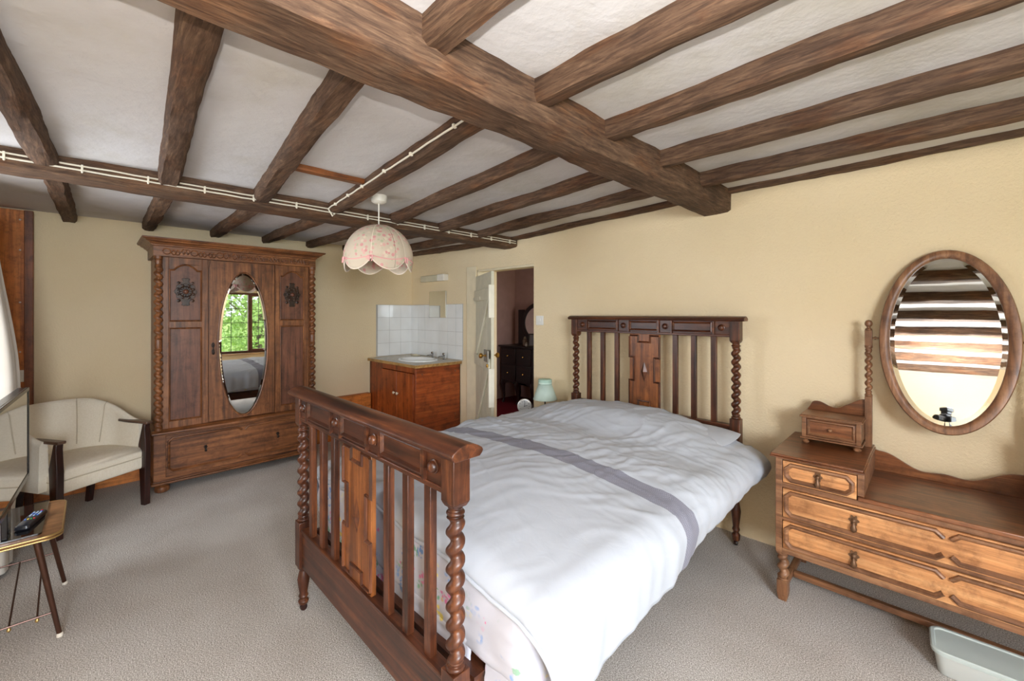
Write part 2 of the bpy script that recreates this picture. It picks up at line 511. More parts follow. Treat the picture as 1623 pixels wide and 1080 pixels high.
# --- ceiling beams: dark old oak
def rough_bar(path, w, h, jit, seed, nseg=40, cham=0.012, top=0.03):
    """timber of w x h swept from path[0] to path[1]; z of the path is the underside; wavering edges"""
    a, b = Vector(path[0]), Vector(path[1]); d = (b-a); L = d.length; d.normalize()
    s = Vector((-d.y, d.x, 0)).normalized()
    sec = [(-w/2, h+top), (-w/2, cham*1.2), (-w/2+cham, 0), (0, 0), (w/2-cham, 0), (w/2, cham*1.2), (w/2, h+top)]
    m = MB(); n = len(sec); vs = []; fs = []
    for i in range(nseg+1):
        t = i/nseg; c = a.lerp(b, t)
        for k, (u, v) in enumerate(sec):
            q = t*L
            ju = jit*(nz(q*2.3, k*1.7+seed, seed)+0.6*nz(q*9, k*3.1, seed+5))
            jv = jit*(nz(q*2.1, seed*1.3, k*0.9)+0.6*nz(q*10, k*2.2, seed+9)) if 0 < k < n-1 else 0
            p = c+s*(u+ju)+Vector((0, 0, v+jv)); vs.append(tuple(p))
    for i in range(nseg):
        for k in range(n-1):
            e = i*n+k; fs.append((e, e+1, e+n+1, e+n))
        fs.append((i*n+n-1, i*n, i*n+n, i*n+2*n-1))
    fs.append(tuple(range(n))[::-1]); fs.append(tuple(range(nseg*n, nseg*n+n)))
    m.add(vs, fs); return m
BX, BY = beam_mat('x'), beam_mat('y')
o = rough_bar(((-1.092, YL, 2.05), (-1.005, YR, 2.052)), 0.178, 0.15, 0.010, 3, 90, 0.014, 0.02).build('main_beam', BY, smooth=50)
tag(o, 'thickest dark oak beam, crossing the whole ceiling above the foot of the bed', 'beam')
o['kind'] = 'thing'
o = rough_bar(((-2.925, YL2, 2.035), (-2.925, YR, 2.035)), 0.19, 0.09, 0.008, 11, 80, 0.012, 0.03).build('cross_beam', BY, smooth=50)
tag(o, 'dark oak beam carrying two white cables, in front of the wardrobe', 'beam'); o['kind'] = 'thing'

def joist(name, p0, p1, w, h, seed, label, group):
    o = rough_bar((p0, p1), w, h, 0.008, seed, 36, 0.014, 0.02).build(name, BX, smooth=50)
    tag(o, label, 'joist', group); o['kind'] = 'thing'
def bmx(y): return -1.092+(y-YL)/(YR-YL)*0.087
ORD = ['', 'second', 'third', 'fourth', 'fifth', 'sixth', 'seventh', 'eighth', 'ninth', 'tenth']
# bays between main beam and front wall
ys = [2.86, 2.44, 1.97, 1.50, 1.08, 0.645, 0.20, -0.25, -0.70, -1.15]
for i, y in enumerate(ys):
    lab = 'dark oak joist lying along the top of the headboard wall above the dressing table' if i == 0 else \
        f'brown oak joist over the dressing table side of thick beam, {ORD[i]} out from the wall'
    zb = 2.165 if i == 0 else 2.118
    joist('ceiling_joist', (bmx(y)+0.088, y+0.02, zb), (XF, y-0.03+0.02*nz(i*3.1, 1), zb+0.008), 0.085 if i else 0.07, 2.192-zb, 20+i, lab, 'joists above the dressing table')
# middle bays
yg = [2.86, 2.42, 1.97, 1.50, 1.05, 0.56, 0.185, -0.25]
yb = [2.85, 2.43, 2.02, 1.59, 1.155, 0.72, 0.287, -0.150]
for i in range(8):
    lab = 'thin dark joist running along the headboard wall between the two big beams' if i == 0 else \
        f'dark joist spanning between thick beam and cable beam, {ORD[i]} out from the headboard wall'
    w = 0.075 if i < 4 else 0.088
    zb = -0.062 if i else -0.03
    joist('ceiling_joist', (-2.829, yb[i], 2.128+zb), (bmx(yg[i])-0.088, yg[i], 2.187+zb), w, 0.06, 40+i, lab, 'joists between the two beams')
# far bays
yk = [2.84, 2.47, 2.05, 1.66, 1.24, 0.815, 0.345, -0.118]
yb2 = [2.84, 2.45, 2.03, 1.62, 1.19, 0.76, 0.31, -0.135]
for i in range(8):
    lab = 'short dark joist along the washbasin wall beyond the cable beam' if i == 0 else \
        f'short dark joist ending on the wardrobe wall, {ORD[i]} out from the washbasin corner'
    zb = -0.062 if i else -0.045
    joist('ceiling_joist', (XB, yk[i], 2.165+zb), (-3.021, yb2[i], 2.13+zb), 0.085, 0.06, 60+i, lab, 'joists beyond the cable beam')
m = MB(); m.box(-2.275, -2.225, 0.70, 1.12, 2.118, 2.17)
o = m.build('ceiling_noggin', bed_p('y'), bevel=0.004); tag(o, 'short thin orange-brown batten between two joists near the pendant lamp', 'batten'); o['kind'] = 'thing'

# --- surface cables
CABLE = plain('cream_cable', (226, 218, 200), 0.5)
t = thing('electric_cable', 'pair of white cables clipped along the beam before the wardrobe', 'cable', (-2.83, 1.2, 2.07))
XC = 0.003
for dz, sd in ((0.020, 1), (0.0, 7)):
    pts = [(XC+0.008+0.004*nz(k*0.9, sd), -1.75+k*(3.42/44), dz+0.004*nz(k*0.7, sd+3)) for k in range(45)]
    MB().tube(pts, 0.0042, 6).build('cable', CABLE, t)
for k in range(15):
    y = -1.70+k*0.235
    m = MB(); m.box(XC-0.004, XC+0.014, y-0.004, y+0.004, -0.006, 0.026); m.lathe([(0.004, 0), (0.004, 0.010)], (XC+0.006, y, -0.009), 8, 'x')
    m.build('cable_clip', CABLE, t, bevel=0.001)
t = thing('electric_cable', 'single white cable clipped along a joist towards the pendant lamp', 'cable', (-2.0, 1.1, 2.12))
def jy(x): return 1.155+(1.05-1.155)*(x+2.835)/1.735
pts = []
for k in range(25):
    x = -1.12-k*1.69/24; pts.append((x+2.0, jy(x)-0.052-1.1+0.003*nz(k, 2), 2.128+0.034*(x+2.835)-0.040-2.12+0.005*nz(k*0.8, 5)))
pts += [(-0.81, 0.03, -0.075), (-0.818, 0.05, -0.05)]
MB().tube(pts, 0.0045, 6).build('cable', CABLE, t)
for k in (3, 8, 12, 16, 19, 22):
    p = pts[k]; m = MB(); m.cbox((p[0], p[1]-0.002, p[2]), (0.012, 0.016, 0.016)); m.build('cable_clip', CABLE, t, bevel=0.001)

# --- the room beyond the door
HALLW = plain('hall_mauve_paper', (172, 138, 130), 0.8)
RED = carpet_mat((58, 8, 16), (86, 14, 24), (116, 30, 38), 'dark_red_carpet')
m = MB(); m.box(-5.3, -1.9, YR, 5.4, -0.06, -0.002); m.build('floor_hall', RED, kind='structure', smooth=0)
wall('wall_hall_far', -5.3, -1.9, -0.05, 2.4, lambda u, z, d: (u, 5.12+0.2*d, z), mat=HALLW)
wall('wall_hall_left', YR+0.28, 5.12, -0.05, 2.4, lambda u, z, d: (-5.05-0.2*d, u, z), mat=HALLW)
wall('wall_hall_right', YR+0.28, 5.12, -0.05, 2.4, lambda u, z, d: (-2.1+0.15*d, u, z), [(3.6, 4.6, 0.9, 2.0)], mat=HALLW)  # opening made up for the added hall lamp
m = MB(); m.box(-5.3, -1.9, YR+0.28, 5.4, 2.2, 2.3); m.build('ceiling_hall', CEIL, kind='structure', smooth=0)

# --- what lies outside the front window: sloping lawn and trees
def lawn_mat():
    t = NT('meadow_grass'); v = t.coord((1, 1, 1), False)
    t.col(t.mix(0.5, t.ramp(t.noise(v, 0.4, 4), [(0.3, (140, 170, 76)), (0.7, (186, 208, 112))]), t.ramp(t.noise(v, 9, 3), [(0.3, (110, 140, 58)), (0.7, (176, 196, 104))])))
    t.set(Roughness=0.9); return t.m
m = MB(); m.grid(lambda u, v: (2.6+u*60, -25+v*60, -2.4+u*3.4+0.5*nz(u*8, v*8)), 30, 30)
m.build('ground_meadow', lawn_mat(), kind='structure', smooth=180)
def leaf_mat(name, a, b):
    t = NT(name); v = t.coord((1, 1, 1)); t.col(t.ramp(t.noise(v, 2.5, 3), [(0.3, a), (0.7, b)])); t.set(Roughness=0.6); return t.m
LEAF = leaf_mat('tree_leaves', (112, 150, 66), (178, 206, 116))
BARK = plain('tree_bark', (86, 72, 58), 0.9)
def tree(label, x, y, zg, h, r, seed):
    rnd = random.Random(seed)
    t = thing('garden_tree', label, 'tree', (x, y, zg), 0, 'trees outside the front window')
    m = MB(); m.tube([(0, 0, 0), (0.05, 0.02, h*0.3), (0.0, 0.1, h*0.62), (0.1, 0.1, h*0.85)], [0.16, 0.13, 0.09, 0.03], 8)
    for k in range(6):
        a = k*1.1; m.tube([(0, 0.05, h*(0.3+0.07*k)), (r*0.6*math.cos(a), r*0.6*math.sin(a), h*(0.5+0.07*k))], [0.06, 0.015], 6)
    m.build('trunk', BARK, t)
    m = MB()
    for k in range(5200):
        d = Vector((rnd.gauss(0, 1), rnd.gauss(0, 1), rnd.gauss(0, 1))).normalized()*(rnd.random()**0.45)
        lump = 1+0.35*nz(d.x*2.2+seed, d.y*2.2, d.z*2.2)
        p = Vector((d.x*r*lump, d.y*r*lump, h*0.62+d.z*h*0.40*lump))
        s = rnd.uniform(0.05, 0.11); a = Vector((rnd.gauss(0, 1), rnd.gauss(0, 1), rnd.gauss(0, 1))).normalized()
        b = a.cross(Vector((rnd.gauss(0, 1), rnd.gauss(0, 1), rnd.gauss(0, 1)))).normalized()
        m.add([p-a*s, p+b*s*0.5, p+a*s, p-b*s*0.5], [(0, 1, 2, 3)])
    m.build('leaves', LEAF, t, smooth=0, recalc=False)
tree('broad green tree outside the window, reflected in the wardrobe mirror', 9.0, 4.3, -2.1, 5.2, 2.0, 5)
tree('slender green tree further off in the meadow, reflected in the wardrobe mirror', 15.5, 8.4, -1.7, 6.0, 1.9, 9)
# ================================================================== the bed
bed = thing('bed_frame', 'dark oak double bedstead with barley-twist posts and slatted ends', 'bed', (-1.47, 1.73, 0))
BX0, BY0 = -1.47, 1.73

def steps(poly, sx=1.0): return [(a*sx, b) for a, b in poly]

def bed_end(part_name, cx, cy, zcap, zf0, zblk, zt0, zr0, zr1, zleg, w=0.586, capd=0.10):
    """slatted bed end facing -y; local to the bed"""
    x0, y0 = cx-BX0, cy-BY0
    # frieze is the part's own mesh; everything else hangs from it
    m = MB(); m.box(x0-w+0.02, x0+w-0.02, y0-0.019, y0+0.019, zf0, zcap-0.035)
    m.box(x0-w+0.02, x0+w-0.02, y0-0.026, y0+0.026, zf0-0.012, zf0+0.004)
    root = m.build(part_name, bed_w('x'), bed, bevel=0.003)
    # moulded cap
    prof = [(-capd/2, 0.004), (-capd/2-0.004, 0.011), (-capd/2, 0.018), (-capd*0.38, 0.026), (-capd*0.2, 0.034), (0, 0.037), (capd*0.2, 0.034), (capd*0.38, 0.026), (capd/2, 0.018),
            (capd/2+0.004, 0.011), (capd/2, 0.004), (capd*0.42, -0.004), (-capd*0.42, -0.004)]
    if capd < 0.08: prof = [(a, b*0.75) for a, b in prof]
    m = MB(); m.prism([(a+y0, b+zcap-0.037) for a, b in prof], x0-w-0.055, x0+w+0.055, 'yz')
    m.build('cap_rail', bed_w('x'), root, bevel=0.002)
    # frieze panels and bosses
    fy = y0-0.019; zc0, zc1 = zf0+0.012, zcap-0.045
    m = MB()
    for a, b in ((-0.462, -0.208), (-0.107, 0.107), (0.208, 0.462)):
        m.molding([(x0+a, zc0), (x0+b, zc0), (x0+b, zc1), (x0+a, zc1)], 0.013, 0.011, fy)
    for a in (-0.470, -0.203, -0.112, 0.112, 0.203, 0.470):
        m.box(x0+a-0.005, x0+a+0.005, fy-0.012, fy, zf0, zcap-0.037)
    m.build('frieze_molding', bed_w('x'), root)
    for a in (-0.515, -0.157, 0.157, 0.515):
        m = MB(); m.lathe([(0.020, 0), (0.021, 0.004), (0.017, 0.006), (0.0165, 0.011), (0.013, 0.017), (0.006, 0.0205), (0.001, 0.0213)], (x0+a, fy, (zf0+zcap-0.035)/2), 18, 'y')
        m.build('boss', bed_w('z'), root)
    # slats
    for a in (-0.465, -0.342, -0.220, 0.220, 0.342, 0.465):
        m = MB(); m.box(x0+a-0.0165, x0+a+0.0165, y0-0.012, y0+0.012, zr1-0.004, zf0-0.010)
        m.build('slat', bed_w('z'), root, bevel=0.002)
    # centre panel with applied geometric strips
    pz0, pz1 = zr1, zf0-0.011; hw = 0.112
    m = MB(); m.box(x0-hw, x0+hw, y0-0.010, y0+0.010, pz0, pz1)
    pan = m.build('centre_panel', bed_p('z'), root, bevel=0.002)
    H = pz1-pz0; py = y0-0.010
    m = MB()
    def strip(pts, wd=0.013, hg=0.009): m.molding(pts, wd, hg, py, closed=False)
    ht = H*0.085
    t1 = [(-hw+0.004, pz1-0.02), (-0.050, pz1-0.02), (-0.050, pz1-0.02-ht), (0.050, pz1-0.02-ht), (0.050, pz1-0.02), (hw-0.004, pz1-0.02), ]
    strip([(x0+a, b) for a, b in t1][::-1])
    t1 = [(-hw+0.004, pz0+0.02), (-0.050, pz0+0.02), (-0.050, pz0+0.02+ht), (0.050, pz0+0.02+ht), (0.050, pz0+0.02), (hw-0.004, pz0+0.02)]
    strip([(x0+a, b) for a, b in t1])
    zm = (pz0+pz1)/2
    for s in (1, -1):
        q = [(s*(hw-0.004), pz1-0.02), (s*(hw-0.004), zm+H*0.20), (s*0.070, zm+H*0.20), (s*0.070, zm-H*0.14), (s*(hw-0.004), zm-H*0.14), (s*(hw-0.004), pz0+0.02)]
        q = [(x0+a, b) for a, b in q]
        strip(q if s > 0 else q[::-1])
    m.build('panel_molding', bed_w('z'), pan)
    m = MB(); d = [(x0, zm+H*0.135), (x0-0.024, zm), (x0, zm-H*0.135), (x0+0.024, zm)]
    m.add([(a, py, b) for a, b in d]+[(x0, py-0.016, zm)], [(0, 1, 4), (1, 2, 4), (2, 3, 4), (3, 0, 4)])
    m.build('diamond', bed_w('z'), pan, smooth=0)
    # bottom rail
    m = MB(); m.box(x0-w+0.02, x0+w-0.02, y0-0.016, y0+0.016, zr0, zr1-0.012)
    m.box(x0-w+0.02, x0+w-0.02, y0-0.022, y0+0.022, zr1-0.014, zr1)
    m.build('bottom_rail', bed_w('x'), root, bevel=0.003)
    # posts with twist, blocks, turned foot and castor
    for s in (-1, 1):
        px = x0+s*w; b = 0.0285
        m = MB()
        m.box(px-b, px+b, y0-b, y0+b, zblk, zcap-0.037)
        p2 = [(-b, zblk), (b, zblk), (b*0.75, zblk-0.014), (-b*0.75, zblk-0.014)]
        m.hexa([(px-b*.75, y0-b*.75, zblk-0.014), (px+b*.75, y0-b*.75, zblk-0.014), (px+b*.75, y0+b*.75, zblk-0.014), (px-b*.75, y0+b*.75, zblk-0.014),
                (px-b, y0-b, zblk), (px+b, y0-b, zblk), (px+b, y0+b, zblk), (px-b, y0+b, zblk)])
        zt1 = zblk-0.014
        m.lathe([(0.026, zt1-0.030), (0.018, zt1-0.027), (0.026, zt1-0.019), (0.026, zt1-0.015), (0.019, zt1-0.009), (0.022, zt1)], (px, y0, 0), 18)
        m.twist(px, y0, zt0+0.02, zt1-0.028, 0.0205, 0.0068, 0.0515, 1, ph=0.7*s)
        m.lathe([(0.024, zt0), (0.027, zt0+0.004), (0.026, zt0+0.010), (0.018, zt0+0.014), (0.024, zt0+0.020), (0.022, zt0+0.026)], (px, y0, 0), 18)
        m.box(px-b, px+b, y0-b, y0+b, zleg, zt0)
        k = zleg/0.215
        m.lathe([(0.012, 0.030), (0.020, 0.034), (0.024, 0.048*k), (0.014, 0.058*k), (0.022, 0.070*k), (0.017, 0.082*k), (0.024, 0.125*k), (0.027, 0.150*k), (0.020, 0.180*k), (0.017, 0.192*k), (0.025, 0.205*k), (0.027, zleg)], (px, y0, 0), 18)
        post = m.build('post', bed_w('z'), root, bevel=0.0025)
        m = MB(); m.lathe([(0.0145, -0.009), (0.016, -0.006), (0.016, 0.006), (0.0145, 0.009)], (px, y0, 0.0165), 16, 'x'); m.cbox((px, y0, 0.032), (0.012, 0.012, 0.014))
        m.build('castor', mahog('z'), post)
    return root

bed_end('footboard', -1.515, 0.709, 1.052, 0.915, 0.885, 0.425, 0.215, 0.395, 0.215)
bed_end('headboard', -1.432, 2.752, 1.392, 1.268, 1.235, 0.765, 0.665, 0.725, 0.30, w=0.592, capd=0.075)
for s in (-1, 1):
    a = Vector((-1.515+s*0.575, 0.735, 0.27)); b = Vector((-1.432+s*0.58, 2.725, 0.27)); t = 0.013
    m = MB(); off = Vector((-BX0, -BY0, 0)); a += off; b += off; up_ = Vector((0, 0, 0.095)); sd = Vector((t, 0, 0))
    m.hexa([a-sd, a+sd, b+sd, b-sd, a-sd+up_, a+sd+up_, b+sd+up_, b-sd+up_])
    m.build('side_rail', bed_w('y'), bed, bevel=0.003)
m = MB(); m.box(-0.56, 0.56, 0.76-BY0, 2.69-BY0, 0.352, 0.376)
m.build('mattress_base', bed_w('x'), bed)

# --- bedding
CX = -1.455
def floral_mat():
    t = NT('floral_cotton'); v = t.coord((1, 1, 1), False)
    base = lin((200, 199, 208))
    # sprays of petals: small cells whose hue drifts from bloom to bloom
    vo = t.n('ShaderNodeTexVoronoi', feature='F1'); vo.inputs['Scale'].default_value = 62.0; t.l(v, vo.inputs['Vector'])
    pet = t.ramp(vo.outputs['Distance'], [(0.36, (1, 1, 1, 1)), (0.58, (0, 0, 0, 1))])
    bl = t.n('ShaderNodeTexVoronoi', feature='F1'); bl.inputs['Scale'].default_value = 17.0; t.l(v, bl.inputs['Vector'])
    sep = t.n('ShaderNodeSeparateColor'); t.l(bl.outputs['Color'], sep.inputs[0])
    fc = t.ramp(sep.outputs[0], [(0.0, (120, 156, 210)), (0.30, (222, 128, 172)), (0.46, (120, 166, 136)), (0.66, (236, 214, 122)), (0.76, (150, 178, 222)), (0.9, (140, 182, 150))])
    fc.node.color_ramp.interpolation = 'CONSTANT'
    bloom = t.ramp(bl.outputs['Distance'], [(0.40, (1, 1, 1, 1)), (0.52, (0, 0, 0, 1))])
    clus = t.ramp(t.noise(v, 3.6, 2, 0.5), [(0.43, (0, 0, 0, 1)), (0.48, (1, 1, 1, 1))])
    m2 = t.mix(1.0, t.mix(1.0, pet, bloom, 'MULTIPLY'), clus, 'MULTIPLY')
    v3 = t.n('ShaderNodeTexVoronoi', feature='F1'); v3.inputs['Scale'].default_value = 13.0; t.l(v, v3.inputs['Vector'])
    wb = t.n('ShaderNodeMath', operation='MULTIPLY_ADD'); wb.inputs[1].default_value = 0.22; t.l(t.noise(v, 95, 1), wb.inputs[0]); t.l(v3.outputs['Distance'], wb.inputs[2])
    s3 = t.ramp(wb.outputs[0], [(0.25, (1, 1, 1, 1)), (0.30, (0, 0, 0, 1))])
    sp3 = t.n('ShaderNodeSeparateColor'); t.l(v3.outputs['Color'], sp3.inputs[0])
    k3 = t.ramp(sp3.outputs[2], [(0.20, (0, 0, 0, 1)), (0.22, (1, 1, 1, 1))])
    c3 = t.ramp(sp3.outputs[0], [(0.0, (226, 122, 168)), (0.5, (228, 206, 112)), (0.7, (150, 184, 160))]); c3.node.color_ramp.interpolation = 'CONSTANT'
    b1 = t.mix(t.mix(1.0, s3, k3, 'MULTIPLY'), base, c3)
    t.col(t.mix(m2, b1, fc)); t.set(Roughness=0.85, Specular_IOR_Level=0.15)
    return t.m
FLORAL = floral_mat()
def cotton(name, c, weave=0.0):
    t = NT(name); v = t.coord((1, 1, 1), False)
    t.col(c); t.set(Roughness=0.78, Specular_IOR_Level=0.22, Sheen_Weight=0.1)
    if weave:
        ck = t.n('ShaderNodeTexChecker'); ck.inputs['Scale'].default_value = weave; t.l(v, ck.inputs['Vector'])
        ck.inputs['Color1'].default_value = lin((142, 142, 154)); ck.inputs['Color2'].default_value = lin((122, 122, 136)); t.col(ck.outputs[0])
    else:
        a = t.noise(t.coord((1, 1, 1), False), 16, 5, 0.55, 1.2); t.bump(a, 0.10, 0.012)
    return t.m
WHITE = cotton('white_cotton', (186, 191, 200)); STRIPE = cotton('grey_waffle_band', (160, 158, 170), 190)

# mattress under a floral cover
def rbox(hx, hy, z0, z1, r, cx, cy, wr=0.006, n=12):
    """rounded slab as one closed surface, wrinkled on its sides"""
    per = []
    for k, (sx, sy, a0) in enumerate(((1, 1, 0), (-1, 1, 90), (-1, -1, 180), (1, -1, 270))):
        for q in range(9):
            a = math.radians(a0+q*90/8); per.append((sx*(hx-r)+r*math.cos(a), sy*(hy-r)+r*math.sin(a)))
    fine = []
    N = len(per)
    for i in range(N):
        a, b = per[i], per[(i+1) % N]; L = math.hypot(a[0]-b[0], a[1]-b[1]); k = max(1, int(L/0.04))
        for q in range(k): fine.append((a[0]+(b[0]-a[0])*q/k, a[1]+(b[1]-a[1])*q/k))
    N = len(fine); rows = []
    rz = 0.055
    for q in range(7): a = PI/2*q/6; rows.append((z0+rz-rz*math.cos(a), rz*(1-math.sin(a))))
    for q in range(1, 7): rows.append((z0+rz+(z1-z0-2*rz)*q/7, 0))
    for q in range(7): a = PI/2*q/6; rows.append((z1-rz+rz*math.sin(a), rz*(1-math.cos(a))))
    m = MB(); vs = []
    for z, ins in rows:
        for (x, y) in fine:
            L = math.hypot(x/hx, y/hy); d = wr*(nz((x+y)*5, (x-y)*5, z*26)+0.6*nz(x*14, y*14, z*40)) if z0+0.01 < z < z1-0.005 else 0
            kx = 1-(ins-d)/hx; ky = 1-(ins-d)/hy
            vs.append((cx+x*kx, cy+y*ky, z+0.3*d))
    fs = []
    for j in range(len(rows)-1):
        for i in range(N): a = j*N+i; b = j*N+(i+1) % N; fs.append((a, b, b+N, a+N))
    # top and bottom rings closed by fans
    for j, z, fl_ in ((0, z0, True), (len(rows)-1, z1, False)):
        c = len(vs); vs.append((cx, cy, z))
        for i in range(N):
            f = (j*N+i, j*N+(i+1) % N, c); fs.append(f[::-1] if fl_ else f)
    return m.add(vs, fs)
o = rbox(0.735, 0.947, 0.382, 0.643, 0.07, CX, 1.735, 0.011).build('mattress', FLORAL, smooth=70)
tag(o, 'mattress in a white floral cover showing behind the footboard slats', 'mattress')
for xa, xb, zl in ((-2.065, -0.965, 0.262), (-0.900, -0.735, 0.225)):
    m = MB(); m.grid(lambda u, v: (xa+(xb-xa)*u, 0.796-0.012*v+0.010*nz(u*(xb-xa)*9, v*3, xa)*v+0.006*nz(u*4, v*14, 2), 0.43-(0.43-zl)*v), 60, 16)
    m.build('cover_skirt', FLORAL, o, smooth=180, solid=0.003)

def pillow_mesh(cx, cy, cz, hx, hy, hz, rot=0):
    m = MB()
    def f(sgn):
        def g(u, v):
            a, b = 2*u-1, 2*v-1
            e = max(0.0, (1-abs(a)**2.6))*max(0.0, (1-abs(b)**2.6))
            pin = 1-0.05*(abs(a)**4+abs(b)**4)
            x, y = a*hx*(1-0.06*b*b), b*hy*(1-0.06*a*a)
            z = sgn*hz*e**0.5+0.006*nz(a*4, b*4, sgn)*e
            c, s = math.cos(rot), math.sin(rot)
            return (cx+x*c-y*s, cy+x*s+y*c, cz+z)
        return g
    m.grid(f(1), 28, 20); m.grid(f(-1), 28, 20)
    return m
for s, lab in ((-1, 'white pillow under the duvet, on the side near the mint lamp'), (1, 'white pillow whose corner peeps from the duvet by the right-hand headboard slats')):
    m = pillow_mesh(CX+s*0.315+(0.06 if s > 0 else 0), 2.535, 0.690, 0.30, 0.178, 0.042)
    o = m.build('pillow', WHITE, smooth=180); tag(o, lab, 'pillow', 'pillows on the bed')

# duvet
def duvet():
    wf, r = 0.695, 0.105; y0, ry = 0.862, 0.085; yend = 2.635
    t0 = y0-0.080; t1 = yend
    NS, NTT = 150, 190
    def Smax(t, side):
        h = sstep(0.7, 2.6, t)
        return wf+r*PI/2+((0.165-0.115*h) if side > 0 else (0.16-0.05*h))
    tb0, tb1 = 1.548, 1.655
    rows = []
    nA = int(NTT*(tb0-t0)/(t1-t0)); nB = 12
    rows += [t0+(tb0-t0)*k/nA for k in range(nA)]
    rows += [tb0+(tb1-tb0)*k/nB for k in range(nB)]
    nC = NTT-nA-nB
    rows += [tb1+(t1-tb1)*k/nC for k in range(nC+1)]
    def P(s, t):
        t_in = t
        # hems waver
        ex = max(0.0, abs(s)-wf); ey = max(0.0, y0-t)
        sg = 1 if s > 0 else -1
        e = math.hypot(ex*1.0, ey*1.25)
        bx = max(-wf, min(wf, s)); by = max(y0, t)
        # top surface with crown, pillows and creases
        headb = sstep(2.02, 2.34, t)
        foot = 1-sstep(0.8, 1.25, t)
        z = 0.662+0.050*(1-(bx/wf)**2)+0.085*headb*(1-0.92*(abs(bx)/wf)**2.5)-0.010*foot
        z += 0.018*math.exp(-((t-1.85)/0.18)**2)
        z -= 0.020*sstep(2.50, 2.64, t)
        amp = 0.35+0.65*sstep(0.9, 1.6, t)
        w1 = nz(s*2.6+1.1, t*3.4, 0.7); z += 0.010*w1*amp
        # long pulled creases, mostly across the upper half
        q = t*7.5+s*3.2+1.6*nz(s*1.7, t*1.7, 5.0)
        rid = abs(nz(q, s*1.15+2.0, 3.3)); z += 0.012*(0.25-min(rid, 0.25))/0.25*amp*(0.35+0.65*sstep(-0.9, 0.6, -s))*0.55
        q2 = s*9-t*4.0+1.2*nz(s*3, t*3, 8.0)
        rid2 = abs(nz(q2, t*2.2, 6.1)); z += 0.005*(0.2-min(rid2, 0.2))/0.2*amp
        z += 0.0022*nz(s*16, t*16, 2.0)*amp
        q3 = abs(nz(s*7+2.2*nz(s*2, t*2, 1.0), t*15+1.5*nz(s*4, t*4, 7.0), 9.1)); z += 0.0065*sstep(1.05, 1.9, t)*(0.14-min(q3, 0.14))/0.14*amp*(0.5+0.5*nz(s*1.3, t*1.3, 4.4))
        if e <= 1e-9: return (CX+bx, by, z)
        dx, dy = (ex/max(e, 1e-9))*sg, -(ey*1.25/max(e, 1e-9))
        rr = r if abs(dx) > abs(dy) else ry
        rr = math.sqrt((r*dx)**2+(ry*dy)**2)
        ang = min(e/rr, PI/2); drop = rr*(1-math.cos(ang)); out = rr*math.sin(ang)
        ext = max(0.0, e-rr*PI/2); drop += ext*0.98
        bul = 0.030*math.sin(min(1.0, e/0.30)*PI)*(0.4+0.6*sstep(1.0, 2.4, t))*abs(dx)
        fold = 0.016*nz(t*5.0+s, 3.0*sg, 1.0)*min(1.0, e/0.12)*abs(dx)+0.008*nz(t*14, 1.0*sg, 2.0)*min(1.0, e/0.15)*abs(dx)
        out += bul+fold-0.05*ext/0.15*abs(dx)*sstep(1.2, 2.6, t)
        fy = 0.006*nz(s*7, 2.0, 4.0)*min(1.0, ey/0.08)*abs(dy)
        return (CX+bx+dx*out, by+dy*(out+fy), z-drop)
    m = MB(); vs = []
    for t in rows:
        for i in range(NS+1):
            u = i/NS; s = -Smax(t, -1)+(Smax(t, 1)+Smax(t, -1))*u
            hem = 0.012*nz(t*3.1, 5.0, 1.0)*(abs(2*u-1)**6)
            tt = t+(0.014*nz(s*3.2, 9.0, 1.0))*(1-sstep(t0, t0+0.1, t))
            vs.append(P(s+hem, tt))
    fs = []; mi = []
    for j in range(len(rows)-1):
        tm = (rows[j]+rows[j+1])/2
        for i in range(NS):
            a = j*(NS+1)+i; fs.append((a, a+1, a+NS+2, a+NS+1)); mi.append(1 if tb0 < tm < tb1 else 0)
    m.add(vs, fs); m.mi = mi
    o = m.build('duvet', [WHITE, STRIPE], smooth=180, recalc=False)
    sd = o.modifiers.new('thickness', 'SOLIDIFY'); sd.thickness = 0.016; sd.offset = -1.0
    edge = [Vector(v) for v in vs[:NS+1]]
    MB().tube([tuple(p+Vector((0, 0, -0.006))) for p in edge[4:-4:2]], 0.0065, 8).build('hem_roll', WHITE, o, smooth=180)
    return o
o = duvet(); tag(o, 'white duvet with one grey woven stripe spread over the bed', 'duvet')
# ================================================================== dressing table
DX, DY = 0.04, 2.622
dr = thing('dressing_table', 'oak dressing table with barley-twist legs and swinging oval mirror against the cream wall', 'dressing table', (DX, DY, 0))
FY = -0.25; BYK = 0.248; HW = 0.585
m = MB()
for s in (-1, 1):
    m.box(s*HW-0.028 if s > 0 else s*HW-0.0, s*HW if s > 0 else s*HW+0.028, FY, FY+0.05, 0.236, 0.702)
    m.box(s*HW-0.028 if s > 0 else s*HW, s*HW if s > 0 else s*HW+0.028, BYK-0.04, BYK, 0.236, 0.702)
    x = s*(HW-0.012); m.box(x-0.007, x+0.007, FY+0.05, BYK-0.04, 0.25, 0.70)
    x = s*0.262; m.box(x-0.012, x+0.012, FY, BYK, 0.60, 0.702)        # inner cheek of pedestal
m.box(-HW+0.02, HW-0.02, FY+0.003, FY+0.03, 0.236, 0.262)
m.box(-HW+0.02, HW-0.02, FY+0.003, FY+0.03, 0.398, 0.414)
m.box(-HW+0.02, HW-0.02, FY+0.003, FY+0.03, 0.556, 0.580)
for s in (-1, 1): m.box(*(sorted((s*0.27, s*(HW-0.02)))), FY+0.003, FY+0.03, 0.690, 0.702)
m.box(-HW+0.02, HW-0.02, BYK-0.012, BYK, 0.25, 0.60); m.box(-HW+0.02, HW-0.02, FY+0.03, BYK-0.012, 0.248, 0.262)
m.build('carcass', dres_w('x'), dr, bevel=0.002)
